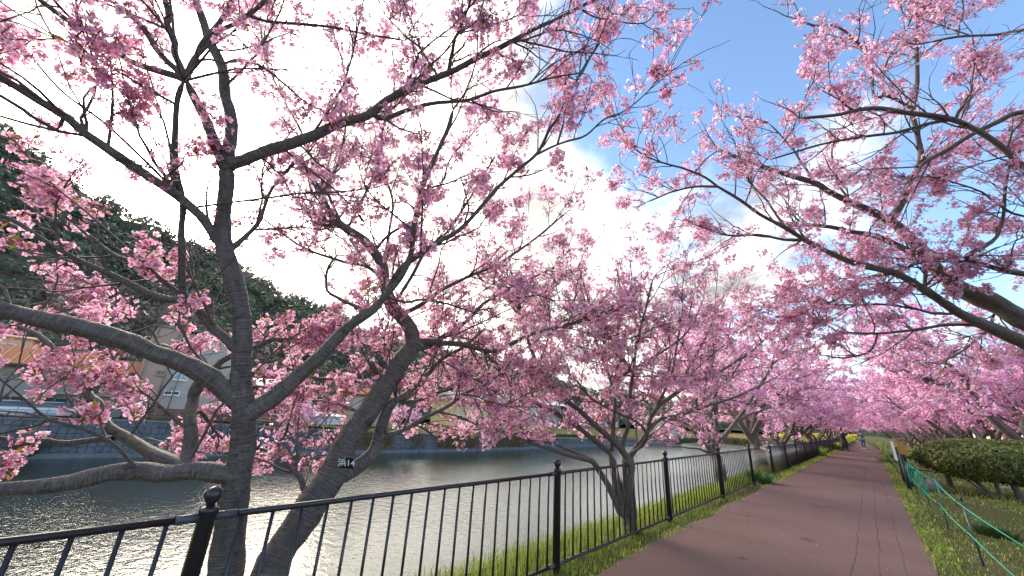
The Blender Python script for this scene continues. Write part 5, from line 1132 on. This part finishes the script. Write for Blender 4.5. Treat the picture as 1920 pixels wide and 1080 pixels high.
# ------------------------------------------------------------------ people
def skin(name, chains, mat, parent, levels=1):
    """chains: lists of (x, y, z, radius); first vertex of later chains may repeat an earlier point to join it"""
    V = []; E = []; Rr = []; key = {}
    for ch in chains:
        prev = None
        for x, y, z, r in ch:
            k = (round(x, 3), round(y, 3), round(z, 3))
            if k not in key: key[k] = len(V); V.append((x, y, z)); Rr.append(r)
            i = key[k]
            if prev is not None and prev != i: E.append((prev, i))
            prev = i
    me = bpy.data.meshes.new(name); me.from_pydata(V, E, []); o = bpy.data.objects.new(name, me); COL.objects.link(o)
    o.modifiers.new('s', 'SKIN'); o.modifiers.new('d', 'SUBSURF').levels = levels; o.modifiers['d'].render_levels = levels
    for i, d in enumerate(me.skin_vertices[0].data): d.radius = (Rr[i], Rr[i]); d.use_root = i == 0
    dg = bpy.context.evaluated_depsgraph_get(); m2 = bpy.data.meshes.new_from_object(o.evaluated_get(dg)); bpy.data.objects.remove(o); m2.name = name
    m2.polygons.foreach_set('use_smooth', [True]*len(m2.polygons)); m2.materials.clear(); return link(name, m2, mat, parent)
SKIN = plain('skin', (.55, .33, .24), .55, 0, .05); HAIR = plain('dark_hair', (.015, .011, .010), .5)
def person(px_, py_, face, label, H, pose):
    q = onz(px_, py_); e = empty('person', (q[0], q[1], .004), label, 'person'); e.rotation_euler[2] = face; s = H/1.7; e.scale = (s, s, s)
    a = pose
    skin('body', [[(0, 0, .92, .12), (0, 0, 1.10, .115), (0, 0, 1.30, .13), (0, .01, 1.42, .09), (0, .015, 1.49, .05), (0, .03, 1.57, .075), (0, .03, 1.65, .07)],
                  [(0, 0, .92, .12), (-.09, 0, .86, .09), (-.10, .02, .48, .055), (-.11, a['f1'], .08, .038), (-.12, a['f1']+.13, .04, .035)],
                  [(0, 0, .92, .12), (.09, 0, .86, .09), (.10, .02, .48, .055), (.12, a['f2'], .08, .038), (.13, a['f2']+.13, .04, .035)],
                  [(0, .01, 1.42, .09), (-.19, 0, 1.39, .055), (-.25, .10, 1.15, .042), (-.10, .30, a['hz']-.03, .032), (-.05, .36, a['hz'], .035), (-.03, .40, a['hz']+.05, .018)],
                  [(0, .01, 1.42, .09), (.19, 0, 1.39, .055), (.25, .10, 1.15, .042), (.10, .30, a['hz']-.03, .032), (.05, .36, a['hz'], .035), (.03, .40, a['hz']+.05, .018)]], SKIN, e)
    MB().lathe([(.0, 0), (.018, .005), (.012, .03), (.0, .035)], (0, .105, 1.585), 6).build('nose', SKIN, e)
    hm = [[(0, .0, 1.60, .088), (0, .0, 1.68, .085), (0, .02, 1.725, .05)]]
    if a.get('bun'): hm.append([(0, .0, 1.68, .085), (0, -.03, 1.78, .06), (0, -.03, 1.84, .05)])
    if a.get('long'): hm.append([(0, .0, 1.60, .088), (0, -.05, 1.48, .07), (0, -.06, 1.38, .05)])
    skin('hair', hm, HAIR, e)
    sl_ = [[(0, 0, 1.05, .15), (0, 0, 1.25, .155), (0, .005, 1.41, .115), (0, .01, 1.47, .07)],
           [(0, .005, 1.41, .115), (-.19, 0, 1.385, .075), (-.25, .10, 1.15, .062), (-.115, .28, a['hz']-.06, .048)],
           [(0, .005, 1.41, .115), (.19, 0, 1.385, .075), (.25, .10, 1.15, .062), (.115, .28, a['hz']-.06, .048)]]
    if a['coat']:
        mb = MB(); mb.lathe([(.13, 1.28), (.19, 1.1), (.23, .85), (.30, .52), (.315, .50), (.29, .50), (.2, .9), (.12, 1.2)], n=16)
        mb.v = [(x+.10*max(0, .9-z), y*.8, z) for x, y, z in mb.v]; mb.build('coat_skirt', a['mtop'], e)
    else: sl_[0] = [(0, 0, .88, .15)]+sl_[0]
    skin('coat' if a['coat'] else 'jacket', sl_, a['mtop'], e)
    skin('trousers', [[(0, 0, .93, .14), (-.09, 0, .86, .105), (-.10, .02, .48, .075), (-.11, a['f1'], .12, .06)], [(0, 0, .93, .14), (.09, 0, .86, .105), (.10, .02, .48, .075), (.12, a['f2'], .12, .06)]], a['mleg'], e)
    for x, f in ((-.115, a['f1']), (.125, a['f2'])): skin('shoe', [[(x, f-.04, .045, .045), (x, f+.08, .04, .045), (x, f+.17, .032, .035)]], a['mshoe'], e)
    ph = np.array([0, .40, a['hz']+.05])
    o = MB().box((0, 0, 0), (.16, .02, .09)).build('phone' if a['coat'] else 'camera', M['dark_post'], None); o.matrix_world = Matrix.LocRotScale(Vector(tuple(q))+Vector((0, 0, .004)), None, None)@Matrix.Rotation(face, 4, 'Z')@Matrix.Scale(s, 4)@Matrix.Translation(Vector(tuple(ph))); tag(o, a['held'], 'phone' if a['coat'] else 'camera')
    if a.get('pack'):
        b = empty('backpack', (0, 0, 0), 'slate blue backpack worn by the person in the long coat', 'backpack'); b.matrix_world = Matrix.Translation(Vector((q[0], q[1], .004)))@Matrix.Rotation(face, 4, 'Z')@Matrix.Scale(s, 4)
        skin('bag', [[(0, -.20, 1.02, .13), (0, -.21, 1.18, .14), (0, -.19, 1.32, .10)]], a['pack'], b); skin('pocket', [[(0, -.31, 1.03, .07), (0, -.31, 1.12, .07)]], a['pack'], b)
        for x in (-.11, .11): MB().tube([(x, -.12, 1.34), (x, .02, 1.44), (x, .14, 1.32), (x, .13, 1.15), (x*1.2, -.08, 1.02)], .014, 6).build('strap', M['dark_post'], b)
    return e
coatm = plain('charcoal_coat', (.035, .035, .045), .85, 0, .2, 8); blk = plain('black_cloth', (.012, .012, .014), .8); slate = plain('slate_blue_nylon', (.06, .085, .16), .6, 0, .2, 8)
teal = plain('teal_grey_jacket', (.10, .20, .22), .8, 0, .25, 8); jean = plain('blue_denim', (.035, .075, .17), .85, 0, .25, 14)
person(1586, 845, -.5, 'person in a long charcoal coat with hair in a bun, raising a phone', 1.75, dict(f1=-.03, f2=.06, hz=1.50, coat=True, bun=True, mtop=coatm, mleg=blk, mshoe=blk, pack=slate, held='phone held up by the person in the long coat'))
person(1621, 842, 2.75, 'person in a teal grey jacket and blue jeans holding a camera to the face', 1.74, dict(f1=.05, f2=-.05, hz=1.50, coat=False, long=True, mtop=teal, mleg=jean, mshoe=M['white'], held='camera held up by the person in the teal jacket'))
person(1594, 823.5, .2, 'distant walker in dark clothes at the far bend of the path', 1.68, dict(f1=-.12, f2=.15, hz=1.25, coat=False, mtop=blk, mleg=jean, mshoe=blk, held='dark bag held by the distant walker'))
